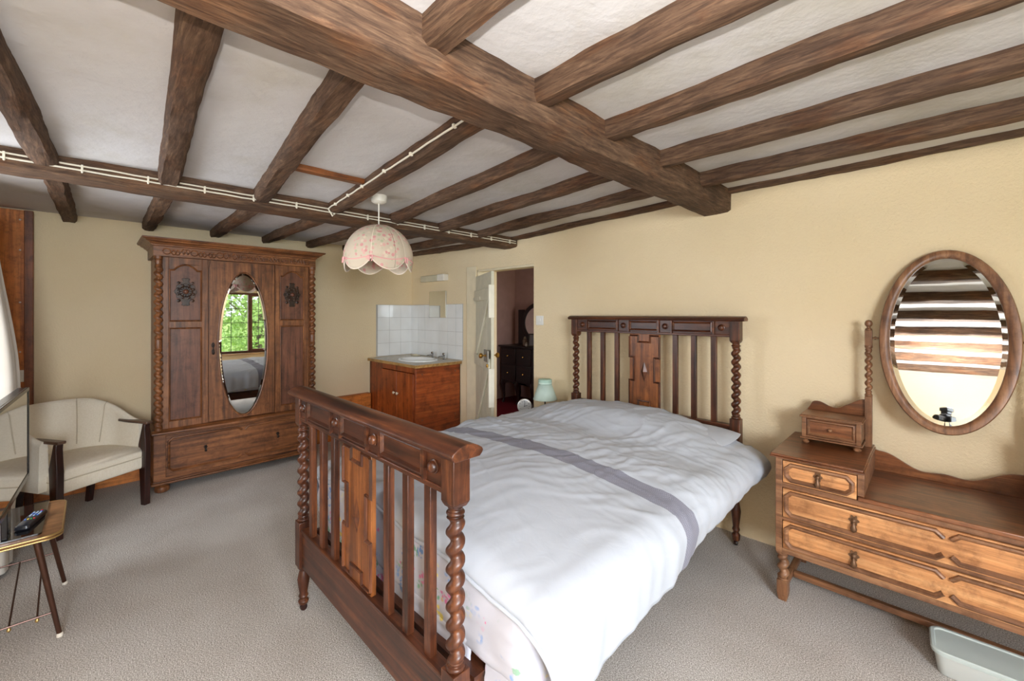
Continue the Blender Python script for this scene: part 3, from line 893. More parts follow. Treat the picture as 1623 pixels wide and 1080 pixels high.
m = MB(); m.box(-0.272, 0.272, FY-0.008, BYK, 0.580, 0.600); m.build('well_top', dres_t('x'), dr, bevel=0.004)
for s in (-1, 1):
    a, b = sorted((s*0.248, s*(HW+0.022)))
    m = MB(); m.box(a, b, FY-0.022, BYK, 0.702, 0.709); m.box(a+0.004, b-0.004, FY-0.018, BYK, 0.709, 0.720)
    m.build('pedestal_top', dres_t('x'), dr, bevel=0.003)

def octa(x0, x1, z0, z1, c): return [(x0+c, z0), (x1-c, z0), (x1, z0+c), (x1, z1-c), (x1-c, z1), (x0+c, z1), (x0, z1-c), (x0, z0+c)]
BRASS = plain('aged_bronze', (112, 82, 58), 0.4, 0.45)
def drop_pull(x, y, z, parent, k=1.0, mat=None):
    m = MB()
    rim = [(0.014*k*(1+0.22*math.cos(5*a)), 0.018*k*(1+0.22*math.cos(5*a))) for a in [0]]
    pl = [(x+0.0135*k*(1+0.2*math.cos(6*q*PI/18))*math.cos(q*PI/18), z+0.0165*k*(1+0.2*math.cos(6*q*PI/18))*math.sin(q*PI/18)) for q in range(36)]
    m.prism(pl, y-0.004, y)
    m.lathe([(0.008*k, 0.003), (0.009*k, 0.008), (0.005*k, 0.014), (0.001, 0.017)], (x, y, z), 12, 'y')
    m.lathe([(0.002, -0.040*k), (0.009*k, -0.034*k), (0.0105*k, -0.026*k), (0.007*k, -0.016*k), (0.004*k, -0.008*k), (0.003*k, 0.0)], (x, y-0.011, z-0.002), 12, 'z')
    return m.build('drop_handle', mat or BRASS, parent, smooth=50)

def long_drawer(z0, z1):
    m = MB(); m.box(-HW+0.031, HW-0.031, FY-0.004, FY+0.24, z0, z1)
    d = m.build('drawer', dres_d('x'), dr, bevel=0.002)
    y = FY-0.004; m = MB()
    zc_ = (z0+z1)/2; c = 0.026; g = 0.006
    for s in (-1, 1):
        xo = s*(HW-0.036); xi = s*0.004
        q = [(xo-s*c, z0+g), (xi+s*c*1.0, z0+g), (xi, z0+g+c*0.9), (xi, z1-g-c*0.9), (xi+s*c*1.0, z1-g), (xo-s*c, z1-g), (xo, z1-g-c), (xo, z0+g+c)]
        # inner side is open at the centre: two arrow tips
        left = [(xi, z0+g+c*0.9), (xi+s*c, z0+g), (xo-s*c, z0+g), (xo, z0+g+c), (xo, z1-g-c), (xo-s*c, z1-g), (xi+s*c, z1-g), (xi, z1-g-c*0.9)]
        n = len(left); ar = sum(left[i][0]*left[(i+1) % n][1]-left[(i+1) % n][0]*left[i][1] for i in range(n))
        m.molding(left, 0.020, 0.013, y, closed=False)
    m.build('drawer_molding', dres_w('x'), d)
    for s in (-1, 1): drop_pull(s*0.285, y, zc_+0.006, d, 1.2)
long_drawer(0.264, 0.396); long_drawer(0.416, 0.554)
for s in (-1, 1):
    a, b = sorted((s*0.276, s*(HW-0.031)))
    m = MB(); m.box(a, b, FY-0.004, FY+0.24, 0.584, 0.688); d = m.build('drawer', dres_d('x'), dr, bevel=0.002)
    m = MB(); m.molding(octa(a+0.006, b-0.006, 0.590, 0.682, 0.026), 0.020, 0.013, FY-0.004); m.build('drawer_molding', dres_w('x'), d)
    drop_pull((a+b)/2, FY-0.004, 0.645, d, 1.15)
# legs and stretchers
for sx in (-1, 1):
    for yy in (FY+0.026, BYK-0.026):
        x = sx*(HW-0.026); b = 0.023; m = MB()
        m.box(x-b, x+b, yy-b, yy+b, 0.226, 0.238)
        m.twist(x, yy, 0.103, 0.222, 0.0195, 0.0065, 0.047, 1, ph=1.0)
        m.lathe([(0.022, 0.218), (0.024, 0.228)], (x, yy, 0), 16); m.lathe([(0.022, 0.098), (0.024, 0.108)], (x, yy, 0), 16)
        m.hexa([(x-b*.72, yy-b*.72, 0), (x+b*.72, yy-b*.72, 0), (x+b*.72, yy+b*.72, 0), (x-b*.72, yy+b*.72, 0),
                (x-b, yy-b, 0.035), (x+b, yy-b, 0.035), (x+b, yy+b, 0.035), (x-b, yy+b, 0.035)])
        m.box(x-b, x+b, yy-b, yy+b, 0.035, 0.100)
        m.build('leg', dres_w('z'), dr, bevel=0.002)
for sx in (-1, 1):
    x = sx*(HW-0.026); m = MB(); m.box(x-0.014, x+0.014, FY+0.05, BYK-0.05, 0.052, 0.080); m.build('stretcher', dres_w('y'), dr, bevel=0.004)
m = MB(); m.box(-HW+0.04, HW-0.04, -0.085, -0.055, 0.052, 0.080); m.build('stretcher', dres_w('x'), dr, bevel=0.004)
# shaped back board of the well
pts = [(-0.262, 0.60)]
top = []
for k in range(41):
    x = -0.262+0.524*k/40; a = abs(x)/0.262
    z = 0.632+0.066*sstep(0.25, 0.86, a)+0.006*sstep(0.86, 1.0, a)+0.008*math.exp(-(a/0.16)**2)
    top.append((x, z))
poly = [(0.262, 0.60)]+top[::-1]+[(-0.262, 0.60)]
m = MB(); m.prism(poly, BYK-0.030, BYK-0.016); m.build('back_board', dres_t('x'), dr, bevel=0.002)
# mirror posts, trinket boxes
PY = 0.185
for s in (-1, 1):
    x = s*0.272; m = MB(); b = 0.0145
    m.box(x-b, x+b, PY-b, PY+b, 0.720, 0.975); m.box(x-b, x+b, PY-b, PY+b, 1.235, 1.315)
    m.lathe([(0.012, 0.972), (0.016, 0.978), (0.016, 0.986), (0.011, 0.992), (0.014, 1.0), (0.012, 1.006)], (x, PY, 0), 16)
    m.twist(x, PY, 1.000, 1.215, 0.0115, 0.0048, 0.038, 1, ph=0.4)
    m.lathe([(0.011, 1.205), (0.015, 1.213), (0.012, 1.220), (0.016, 1.228), (0.016, 1.236)], (x, PY, 0), 16)
    m.lathe([(0.014, 1.315), (0.015, 1.320), (0.008, 1.326), (0.007, 1.330), (0.015, 1.340), (0.0165, 1.350), (0.012, 1.362), (0.003, 1.367)], (x, PY, 0), 16)
    post = m.build('mirror_post', dres_w('z'), dr, bevel=0.0015)
    # box
    bx0, bx1 = sorted((s*0.287, s*0.530)); by0, by1 = 0.030, 0.205
    m = MB()
    m.box(bx0-0.008, bx1+0.008, by0-0.012, by1, 0.858, 0.866); m.box(bx0-0.004, bx1+0.004, by0-0.008, by1, 0.866, 0.871)
    m.box(bx0, bx0+0.020, by0, by1, 0.752, 0.858); m.box(bx1-0.020, bx1, by0, by1, 0.752, 0.858)
    m.box(bx0, bx1, by0+0.004, by1, 0.752, 0.762); m.box(bx0, bx1, by0+0.004, by1, 0.850, 0.858); m.box(bx0, bx1, by1-0.01, by1, 0.752, 0.858)
    m.box(bx0-0.006, bx1+0.006, by0-0.008, by1, 0.744, 0.752)
    tb = m.build('trinket_box', dres_w('x'), dr, bevel=0.002)
    m = MB(); m.box(bx0+0.021, bx1-0.021, by0+0.004, by0+0.12, 0.763, 0.849); d = m.build('drawer', dres_t('x'), tb, bevel=0.001)
    m = MB(); m.molding([(bx0+0.023, 0.765), (bx1-0.023, 0.765), (bx1-0.023, 0.847), (bx0+0.023, 0.847)], 0.013, 0.008, by0+0.004)
    m.lathe([(0.004, 0), (0.004, 0.006), (0.009, 0.009), (0.0095, 0.014), (0.006, 0.018), (0.001, 0.019)], ((bx0+bx1)/2, by0+0.004, 0.806), 14, 'y')
    m.build('box_molding', dres_w('x'), tb)
    for fx in (bx0+0.016, bx1-0.016):
        for fy in (by0+0.010, by1-0.016):
            m = MB(); m.lathe([(0.010, 0.720), (0.0155, 0.725), (0.0165, 0.731), (0.010, 0.737), (0.014, 0.744)], (fx, fy, 0), 14); m.build('bun_foot', dres_w('z'), tb)
    # curved gallery board behind the box, rising to the post
    q = []
    for k in range(25):
        t = k/24; xx = 0.530-(0.530-0.287)*t
        z = 0.905+0.016*math.sin(min(1, t/0.35)*PI)*(1 if t < 0.35 else 0)-0.010*math.sin(max(0, (t-0.35)/0.3)*PI)*(1 if 0.35 < t < 0.65 else 0)+0.052*sstep(0.55, 1.0, t)-0.03*(1-sstep(0, 0.10, t))
        q.append((s*xx, z))
    poly = [(s*0.530, 0.871)]+q+[(s*0.287, 0.871)]
    m = MB(); m.prism(poly, by1-0.016, by1-0.004); m.build('gallery_board', dres_t('x'), tb, bevel=0.0015)
# oval mirror
MZ, TILT = 1.275, math.radians(9.9)
mr = bpy.data.objects.new('swing_mirror', None); COL.objects.link(mr); mr.parent = dr; mr.location = (0, PY, MZ); mr.rotation_euler = (-TILT, 0, 0)
RX, RZ = 0.232, 0.432; FW = 0.040
N = 72; m = MB(); prof = [(0, 0.012), (0, -0.006), (0.004, -0.012), (0.5*FW, -0.015), (FW-0.006, -0.011), (FW, -0.004), (FW, 0.012)]
vs = []; fs = []
for k in range(N):
    a = 2*PI*k/N
    for d, y in prof: vs.append(((RX-d)*math.cos(a), y, (RZ-d)*math.sin(a)))
M_ = len(prof)
for k in range(N):
    for j in range(M_): fs.append((k*M_+j, k*M_+(j+1) % M_, ((k+1) % N)*M_+(j+1) % M_, ((k+1) % N)*M_+j))
m.add(vs, fs); m.build('mirror_frame', dres_w('z'), mr, smooth=40)
def bevel_glass(rx, rz, bw, y, mb, n=96):
    vs = []; fs = []
    for k in range(n): a = 2*PI*k/n; vs.append((rx*math.cos(a), y+0.0022, rz*math.sin(a)))
    for k in range(n): a = 2*PI*k/n; vs.append(((rx-bw)*math.cos(a), y, (rz-bw)*math.sin(a)))
    for k in range(n): a = 2*PI*k/n; vs.append(((rx-bw)*math.cos(a), y, (rz-bw)*math.sin(a)))
    for k in range(n): a = 2*PI*k/n; vs.append((rx*math.cos(a), y+0.006, rz*math.sin(a)))
    for k in range(n):
        j = (k+1) % n; fs.append((k, j, n+j, n+k)); fs.append((3*n+k, k, j, 3*n+j)[::-1])
    fs.append(tuple(range(2*n, 3*n))); fs.append(tuple(range(3*n, 4*n))[::-1])
    return mb.add(vs, fs)
m = bevel_glass(RX-FW+0.004, RZ-FW+0.004, 0.022, -0.002, MB()); m.build('mirror_glass', mirror_mat(), mr, smooth=0, recalc=False)
m = MB()
m.prism(ellipse(RX-FW+0.006, RZ-FW+0.006, 48), 0.005, 0.011); m.build('mirror_back', dres_w('z'), mr, smooth=0)
m = MB()
for s in (-1, 1): m.tube([(s*(RX-0.003), 0, 0), (s*0.259, 0, 0)], 0.005, 10); m.lathe([(0.008, -0.003), (0.008, 0.003)], (s*0.246, 0, 0), 12, 'x')
m.build('pivot', BRASS, mr)

# --- plastic food tub on the carpet
def frosted(name, c, alpha):
    t = NT(name); t.col(c); t.set(Roughness=0.35, Transmission_Weight=alpha, IOR=1.2); return t.m
TUBM = frosted('frosted_plastic', (232, 236, 232), 0.30); LIDM = frosted('lid_plastic', (196, 206, 202), 0.05)
tub = thing('storage_tub', 'translucent plastic tub with lid on the carpet under the dressing table', 'storage tub', (0.15, 2.405, 0), math.radians(2))
def rrect(hx, hy, r, n=6):
    p = []
    for sx, sy, a0 in ((1, 1, 0), (-1, 1, 90), (-1, -1, 180), (1, -1, 270)):
        for q in range(n+1): a = math.radians(a0+90*q/n); p.append((sx*(hx-r)+r*math.cos(a), sy*(hy-r)+r*math.sin(a)))
    return p
def loft(m, rings, cap0=True, cap1=True):
    n = len(rings[0][0]); vs = []; fs = []
    for p, z in rings: vs += [(a, b, z) for a, b in p]
    for j in range(len(rings)-1):
        for i in range(n): a = j*n+i; b = j*n+(i+1) % n; fs.append((a, b, b+n, a+n))
    if cap0: fs.append(tuple(range(n))[::-1])
    if cap1: fs.append(tuple(range((len(rings)-1)*n, len(rings)*n)))
    return m.add(vs, fs)
m = MB(); loft(m, [(rrect(0.135, 0.072, 0.022), 0.001), (rrect(0.139, 0.076, 0.026), 0.006), (rrect(0.150, 0.084, 0.03), 0.088), (rrect(0.147, 0.081, 0.028), 0.088), (rrect(0.136, 0.073, 0.024), 0.008)])
m.build('tub', TUBM, tub, smooth=40)
m = MB(); loft(m, [(rrect(0.157, 0.091, 0.034), 0.082), (rrect(0.159, 0.093, 0.036), 0.090), (rrect(0.159, 0.093, 0.036), 0.096), (rrect(0.155, 0.089, 0.034), 0.100), (rrect(0.146, 0.080, 0.028), 0.100), (rrect(0.143, 0.077, 0.026), 0.095)])
m.build('lid', LIDM, tub, smooth=40)
stuffm = plain('tub_contents_blue', (96, 104, 150), 0.7)
m = MB(); m.lathe([(0.03, 0.0), (0.032, 0.03), (0.028, 0.05)], (-0.085, -0.02, 0.012), 16); m.build('sewing_reel', stuffm, tub)
m = MB(); m.cbox((0.02, -0.01, 0.032), (0.11, 0.09, 0.04)); m.build('folded_cloth', plain('tub_contents_pink', (176, 120, 140), 0.8), tub, bevel=0.01)
# ================================================================== wardrobe (front faces -y locally, turned to face +X)
wd = thing('wardrobe', 'carved dark oak wardrobe with oval mirror door and barley-twist columns', 'wardrobe', (-4.455, 0.938, 0), PI/2)
HW = 0.60; FY = -0.225; BK = 0.225
m = MB()
m.box(-HW, HW, FY+0.02, BK, 0.082, 0.455); m.build('drawer_case', ward_w('x'), wd, bevel=0.003)
m = MB(); m.box(-HW+0.02, HW-0.02, FY+0.045, BK, 0.490, 1.85); m.build('carcass', ward_w('z'), wd, bevel=0.003)
m = MB(); m.box(-HW-0.015, HW+0.015, FY-0.008, BK, 0.066, 0.084); m.box(-HW-0.006, HW+0.006, FY+0.004, BK, 0.084, 0.094)
m.build('plinth_molding', ward_w('x'), wd, bevel=0.005)
m = MB(); m.prism([(FY-0.012, 0.455), (FY-0.016, 0.463), (FY-0.012, 0.474), (FY+0.002, 0.482), (FY+0.03, 0.492), (BK, 0.492), (BK, 0.455)], -HW-0.012, HW+0.012, 'yz')
m.build('waist_molding', ward_w('x'), wd, bevel=0.002)
for sx in (-1, 1):
    for yy in (FY+0.05, BK-0.06):
        m = MB(); m.lathe([(0.035, 0.0), (0.046, 0.008), (0.050, 0.024), (0.046, 0.042), (0.030, 0.054), (0.036, 0.066)], (sx*(HW-0.055), yy, 0), 22)
        m.build('bun_foot', ward_w('z'), wd)
# frieze and cornice
m = MB(); m.box(-HW-0.002, HW+0.002, FY+0.004, BK, 1.845, 1.925)
fr = m.build('frieze', ward_w('x'), wd, bevel=0.002)
m = MB(); y = FY+0.004
for k in range(7):
    x0 = -0.52+k*0.1733
    m.molding(ellipse(0.028, 0.026, 20, x0, 1.886), 0.008, 0.006, y)
    for s in (-1, 1):
        if -0.56 < x0+s*0.07 < 0.56:
            q = [(x0+s*(0.030+0.05*t), 1.886+s*0.020*math.sin(t*2*PI)) for t in [i/12 for i in range(13)]]
            m.molding(q if s > 0 else q[::-1], 0.008, 0.006, y, closed=False)
            q = [(x0+s*(0.030+0.05*t), 1.886-s*0.020*math.sin(t*2*PI)) for t in [i/12 for i in range(13)]]
            m.molding(q if s > 0 else q[::-1], 0.008, 0.005, y, closed=False)
m.build('frieze_carving', ward_w('x'), fr)
prof = [(0.0, 1.922), (0.010, 1.926), (0.012, 1.934), (0.022, 1.938), (0.030, 1.948), (0.046, 1.956), (0.050, 1.964), (0.064, 1.968), (0.070, 1.976), (0.070, 1.984), (0.0, 1.986)]
def cornice():
    m = MB(); rings = []
    for o_, z in prof[:-1]:
        rings.append(([(-HW-o_, BK), (-HW-o_, FY-o_), (HW+o_, FY-o_), (HW+o_, BK)], z))
    vs = []; fs = []; n = 4
    for p, z in rings: vs += [(a, b, z) for a, b in p]
    for j in range(len(rings)-1):
        for i in range(4): a = j*4+i; b = j*4+(i+1) % 4; fs.append((a, b, b+4, a+4))
    fs.append((0, 1, 2, 3)); q = (len(rings)-1)*4; fs.append((q+3, q+2, q+1, q))
    m.add(vs, fs); return m
cornice().build('cornice', ward_w('x'), wd, smooth=20)
# twist columns
for s in (-1, 1):
    x = s*(HW-0.029); yy = FY+0.004
    m = MB()
    m.lathe([(0.026, 0.492), (0.026, 0.512), (0.020, 0.516), (0.024, 0.524), (0.018, 0.530)], (x, yy, 0), 18)
    m.twist(x, yy, 0.522, 1.120, 0.0215, 0.0082, 0.056, s, ph=0.3)
    m.lathe([(0.020, 1.112), (0.027, 1.120), (0.022, 1.128), (0.024, 1.150), (0.024, 1.180), (0.022, 1.196), (0.027, 1.204), (0.020, 1.212)], (x, yy, 0), 18)
    m.twist(x, yy, 1.206, 1.770, 0.0215, 0.0082, 0.056, s, ph=0.3)
    m.lathe([(0.018, 1.762), (0.025, 1.770), (0.020, 1.780), (0.024, 1.800), (0.022, 1.815), (0.028, 1.822), (0.028, 1.845)], (x, yy, 0), 18)
    m.build('twist_column', ward_w('z'), wd)
# fixed side panels: stiles and rails round two sunk panels, arched above
PFY = FY+0.028
def arch(x0, x1, z0, z1, rise=0.045, sh=0.03):
    p = [(x0, z0), (x1, z0), (x1, z1-rise), (x1-sh, z1-rise)]
    a0, a1 = x1-sh, x0+sh
    for k in range(1, 14):
        t = k/14; p.append((a0+(a1-a0)*t, z1-rise+rise*math.sin(PI*t)**0.8))
    return p+[(x0+sh, z1-rise), (x0, z1-rise)]
carv = wood('carved_oak', (36, 22, 15), (58, 38, 26), (86, 56, 38), 'z', 0.35)
for s in (-1, 1):
    a, b = sorted((s*0.252, s*0.545)); st = 0.040
    m = MB()
    m.box(a, a+st, PFY, PFY+0.02, 0.492, 1.845); m.box(b-st, b, PFY, PFY+0.02, 0.492, 1.845)
    m.box(a+st, b-st, PFY, PFY+0.02, 0.492, 0.545); m.box(a+st, b-st, PFY, PFY+0.02, 1.285, 1.335); m.box(a+st, b-st, PFY, PFY+0.02, 1.79, 1.845)
    # arched head infill
    ap = arch(a+st, b-st, 1.335, 1.795); hp = [(b-st, 1.795)]+[p for p in ap[2:]]+[(a+st, 1.795)]
    m.prism(hp[::-1], PFY, PFY+0.02)
    sp = m.build('side_panel', ward_w('z'), wd, bevel=0.002)
    m = MB(); m.box(a+st, b-st, PFY+0.011, PFY+0.018, 0.545, 1.285); m.box(a+st, b-st, PFY+0.011, PFY+0.018, 1.335, 1.79)
    m.build('sunk_panel', ward_p('z'), sp, smooth=0)
    m = MB(); m.molding(arch(a+st, b-st, 1.335, 1.795), 0.011, 0.011, PFY+0.006); m.molding([(a+st, 0.545), (b-st, 0.545), (b-st, 1.285), (a+st, 1.285)], 0.011, 0.011, PFY+0.006)
    m.build('panel_molding', ward_w('z'), sp)
    # carved rosette: lobed cartouche with scrolls and a knob
    cx, cz = (a+b)/2, 1.575; yb = PFY+0.011
    m = MB()
    out = []
    for k in range(72):
        t = 2*PI*k/72; r = 0.069*(1+0.07*math.cos(8*t)-0.03*math.cos(4*t))
        out.append((cx+r*math.cos(t)*1.04, cz+r*math.sin(t)*0.96))
    m.prism(out, yb-0.010, yb)
    tail = [(cx-0.040, cz-0.045), (cx-0.022, cz-0.090), (cx-0.028, cz-0.108), (cx-0.008, cz-0.116), (cx, cz-0.108), (cx+0.008, cz-0.116), (cx+0.028, cz-0.108), (cx+0.022, cz-0.090), (cx+0.040, cz-0.045)]
    m.prism(tail, yb-0.009, yb)
    head = [(cx+0.036, cz+0.050), (cx+0.018, cz+0.085), (cx+0.026, cz+0.104), (cx+0.008, cz+0.112), (cx, cz+0.104), (cx-0.008, cz+0.112), (cx-0.026, cz+0.104), (cx-0.018, cz+0.085), (cx-0.036, cz+0.050)]
    m.prism(head, yb-0.009, yb)
    ros = m.build('carved_rosette', carv, sp, bevel=0.002)
    m = MB()
    m.molding(ellipse(0.048, 0.046, 32, cx, cz), 0.009, 0.006, yb-0.010)
    for k in range(8):
        t = 2*PI*k/8+PI/8; m.lathe([(0.012, 0), (0.011, 0.003), (0.006, 0.006), (0.001, 0.007)], (cx+0.053*math.cos(t), yb-0.010, cz+0.051*math.sin(t)), 10, 'y')
    for sg in (-1, 1):
        for zz, rr in ((cz-0.072, 0.013), (cz+0.070, 0.011)):
            m.lathe([(rr, 0), (rr, 0.006), (rr*0.6, 0.009), (0.001, 0.010)], (cx+sg*0.045, yb-0.002, zz), 12, 'y')
    for k in range(12):
        t = 2*PI*k/12; p0 = (cx+0.018*math.cos(t), yb-0.011, cz+0.018*math.sin(t)); p1 = (cx+0.040*math.cos(t), yb-0.012, cz+0.039*math.sin(t)); m.tube([p0, p1], [0.002, 0.0045], 6)
    m.build('rosette_relief', carv, ros)
    m = MB(); m.lathe([(0.016, 0), (0.018, 0.006), (0.019, 0.012), (0.014, 0.020), (0.006, 0.024), (0.001, 0.025)], (cx, yb-0.010, cz), 20, 'y')
    m.build('rosette_knob', ward_p('z'), ros)
# door with oval mirror
dw = 0.246; dz0, dz1 = 0.500, 1.838
outer = [(-dw, dz0), (dw, dz0), (dw, dz1), (-dw, dz1)]
MCX, MCZ, MRX, MRZ = 0.005, 1.135, 0.182, 0.615
def plate_with_oval(y0, y1, rx, rz):
    n = 96; m = MB(); vs = []; fs = []
    ring = [(MCX+rx*math.cos(2*PI*k/n), MCZ+rz*math.sin(2*PI*k/n)) for k in range(n)]
    box = []
    for k in range(n):
        dx, dz = rx*math.cos(2*PI*k/n), rz*math.sin(2*PI*k/n)
        tx = ((dw-MCX) if dx > 0 else (dw+MCX))/max(abs(dx), 1e-9); tz = ((dz1-MCZ) if dz > 0 else (MCZ-dz0))/max(abs(dz), 1e-9)
        t = min(tx, tz); box.append((MCX+dx*t, MCZ+dz*t))
    for y in (y0, y1):
        vs += [(a, y, b) for a, b in ring]+[(a, y, b) for a, b in box]
    for k in range(n):
        j = (k+1) % n
        fs.append((k, j, n+j, n+k)); fs.append((2*n+k, 3*n+k, 3*n+j, 2*n+j))
        fs.append((k, 2*n+k, 2*n+j, j)); fs.append((n+k, n+j, 3*n+j, 3*n+k))
    # fill the four corner gaps
    m.add(vs, fs)
    for cxn, czn in ((dw, dz1), (-dw, dz1), (-dw, dz0), (dw, dz0)):
        best = sorted(range(n), key=lambda k: (box[k][0]-cxn)**2+(box[k][1]-czn)**2)[:2]
        for y in (y0, y1): m.add([(box[best[0]][0], y, box[best[0]][1]), (box[best[1]][0], y, box[best[1]][1]), (cxn, y, czn)], [(0, 1, 2)])
    return m
door = plate_with_oval(PFY-0.006, PFY+0.016, MRX, MRZ).build('door', ward_w('z'), wd, smooth=0)
m = MB(); m.molding([(MCX+(MRX+0.012)*math.cos(2*PI*k/80), MCZ+(MRZ+0.012)*math.sin(2*PI*k/80)) for k in range(80)], 0.014, 0.005, PFY-0.006)
m.build('oval_molding', ward_w('z'), door)
m = bevel_glass(MRX+0.001, MRZ+0.001, 0.020, 0.0, MB(), 110)
m.v = [(a+MCX, b+PFY-0.001, c+MCZ) for a, b, c in m.v]
m.build('oval_mirror', mirror_mat(), door, smooth=0, recalc=False)
DARKM = plain('dark_iron', (44, 34, 28), 0.45, 0.6)
m = MB(); hx = -0.218
m.prism([(hx+0.012*math.cos(q*PI/10), 1.135+0.022*math.sin(q*PI/10)) for q in range(20)], PFY-0.010, PFY-0.006)
m.prism([(hx+0.010*math.cos(q*PI/10), 1.085+0.018*math.sin(q*PI/10)) for q in range(20)], PFY-0.010, PFY-0.006)
m.lathe([(0.003, 1.055), (0.009, 1.062), (0.010, 1.074), (0.005, 1.092), (0.003, 1.128)], (hx, PFY-0.017, 0), 12)
m.lathe([(0.005, 0), (0.006, 0.010), (0.003, 0.014)], (hx, PFY-0.008, 1.130), 10, 'y')
m.build('door_handle', DARKM, door, smooth=50)
# drawer
m = MB(); m.box(-0.525, 0.525, FY+0.012, FY+0.35, 0.115, 0.440); dw_ = m.build('drawer', ward_w('x'), wd, bevel=0.003)
y = FY+0.012; m = MB(); c = 0.030
for s in (-1, 1):
    xo, xi = s*0.515, s*0.006
    z0, z1 = 0.150, 0.425
    left = [(xi, z0+c*0.9), (xi+s*c, z0), (xo-s*c, z0), (xo, z0+c), (xo, z1-c), (xo-s*c, z1), (xi+s*c, z1), (xi, z1-c*0.9)]
    m.molding(left, 0.018, 0.014, y, closed=False)
m.build('drawer_molding', ward_w('x'), dw_)
for s in (-1, 1): drop_pull(s*0.27, y, 0.300, dw_, 0.9, DARKM)
# ================================================================== tub chair
LINEN = None
def linen_mat():
    t = NT('oatmeal_linen'); v = t.coord((1, 1, 1), False)
    a = t.noise(t.coord((60, 60, 500), False), 1.0, 2); b = t.noise(t.coord((500, 500, 40), False), 1.0, 2)
    c = t.mix(0.5, t.ramp(a, [(0.3, (222, 211, 190)), (0.7, (242, 235, 220))]), t.ramp(b, [(0.3, (218, 207, 186)), (0.7, (240, 233, 218))]))
    t.col(c); t.set(Roughness=0.9, Specular_IOR_Level=0.15); t.bump(a, 0.15, 0.002); return t.m
LINEN = linen_mat(); PIPING = plain('taupe_piping', (196, 184, 162), 0.8)
ch = thing('tub_chair', 'low tub chair in oatmeal fabric with dark wooden arms beside the wardrobe', 'chair', (-4.155, -0.060, 0), math.radians(121.7))
# local: faces -y, front legs near y = -0.235
m = MB(); W = 0.262
def seat_sec():
    pts = []
    for k in range(33):
        a = PI*k/32; pts.append((W*math.cos(a)*(1 if True else 1), 0.02+0.235*math.sin(a)))
    return [(W, -0.235)]+pts+[(-W, -0.235)]
sec = seat_sec(); cx_, cy_ = 0, -0.02
def scl(k): return [(cx_+(x-cx_)*k, cy_+(y-cy_)*k) for x, y in sec]
m = MB(); loft(m, [(scl(0.95), 0.268), (scl(0.99), 0.276), (scl(1.0), 0.290), (scl(1.0), 0.345), (scl(0.99), 0.352)])
seat = m.build('seat_rail', LINEN, ch, smooth=50)
m = MB(); loft(m, [(scl(0.985), 0.350), (scl(1.0), 0.362), (scl(1.005), 0.385), (scl(0.985), 0.405), (scl(0.90), 0.420), (scl(0.6), 0.430), (scl(0.2), 0.432)])
m.build('seat', LINEN, ch, smooth=70)
m = MB(); m.tube([(x, y, 0.352) for x, y in scl(1.004)], 0.004, 6, True); m.build('seat_piping', PIPING, ch)
def back_pt(u, v, rad):        # u along the wrap, v up
    a = math.radians(-38)+math.radians(256)*u
    ca, sa = math.cos(a), math.sin(a)
    if sa >= 0: x, y = (W+0.012)*ca, 0.02+0.245*sa
    else:
        k = math.radians(38); f = (-a if a < 0 else a-PI)/k
        x, y = (W+0.012)*(1 if ca > 0 else -1), 0.02-0.19*f
    e = 1-abs(2*u-1)
    top = 0.590+0.160*sstep(0.0, 0.72, e)**0.9
    z = 0.30+(top-0.30)*v
    lean = 0.070*v*v*max(0, sa)
    nx, ny = ca, max(sa, 0)
    L = math.hypot(nx, ny) or 1
    th = rad*(1-0.25*v)
    x += nx/L*(th+lean*0.2); y += ny/L*th+lean
    return Vector((x, y, z))
def back(u, w):                # w: 0..1 around the section (inner up, over, outer down)
    if w < 0.45: p = back_pt(u, w/0.45, -0.022); ch_ = 0.006*abs(math.sin(u*PI*9)); return p
    if w > 0.55: return back_pt(u, (1-w)/0.45, 0.030)
    t = (w-0.45)/0.10; a = back_pt(u, 1, -0.022); b = back_pt(u, 1, 0.030); q = a.lerp(b, t); q.z += 0.020*math.sin(PI*t); return q
m = MB(); m.grid(lambda u, w: tuple(back(u, w)), 64, 40)
m.f.append(tuple(j*65 for j in range(41))); m.mi.append(0); m.f.append(tuple(j*65+64 for j in range(41))[::-1]); m.mi.append(0)
bk = m.build('backrest', LINEN, ch, smooth=60)
for u in (0.24, 0.37, 0.63, 0.76):
    pts = []
    for k in range(13):
        p = back_pt(u+(0.5-u)*0.15*(1-k/12), 0.33+0.67*k/12, -0.0225); pts.append(tuple(p))
    pts.append(tuple(back(u, 0.50)))
    MB().tube(pts, 0.0035, 6).build('back_seam', PIPING, bk)
MH = mahog('z')
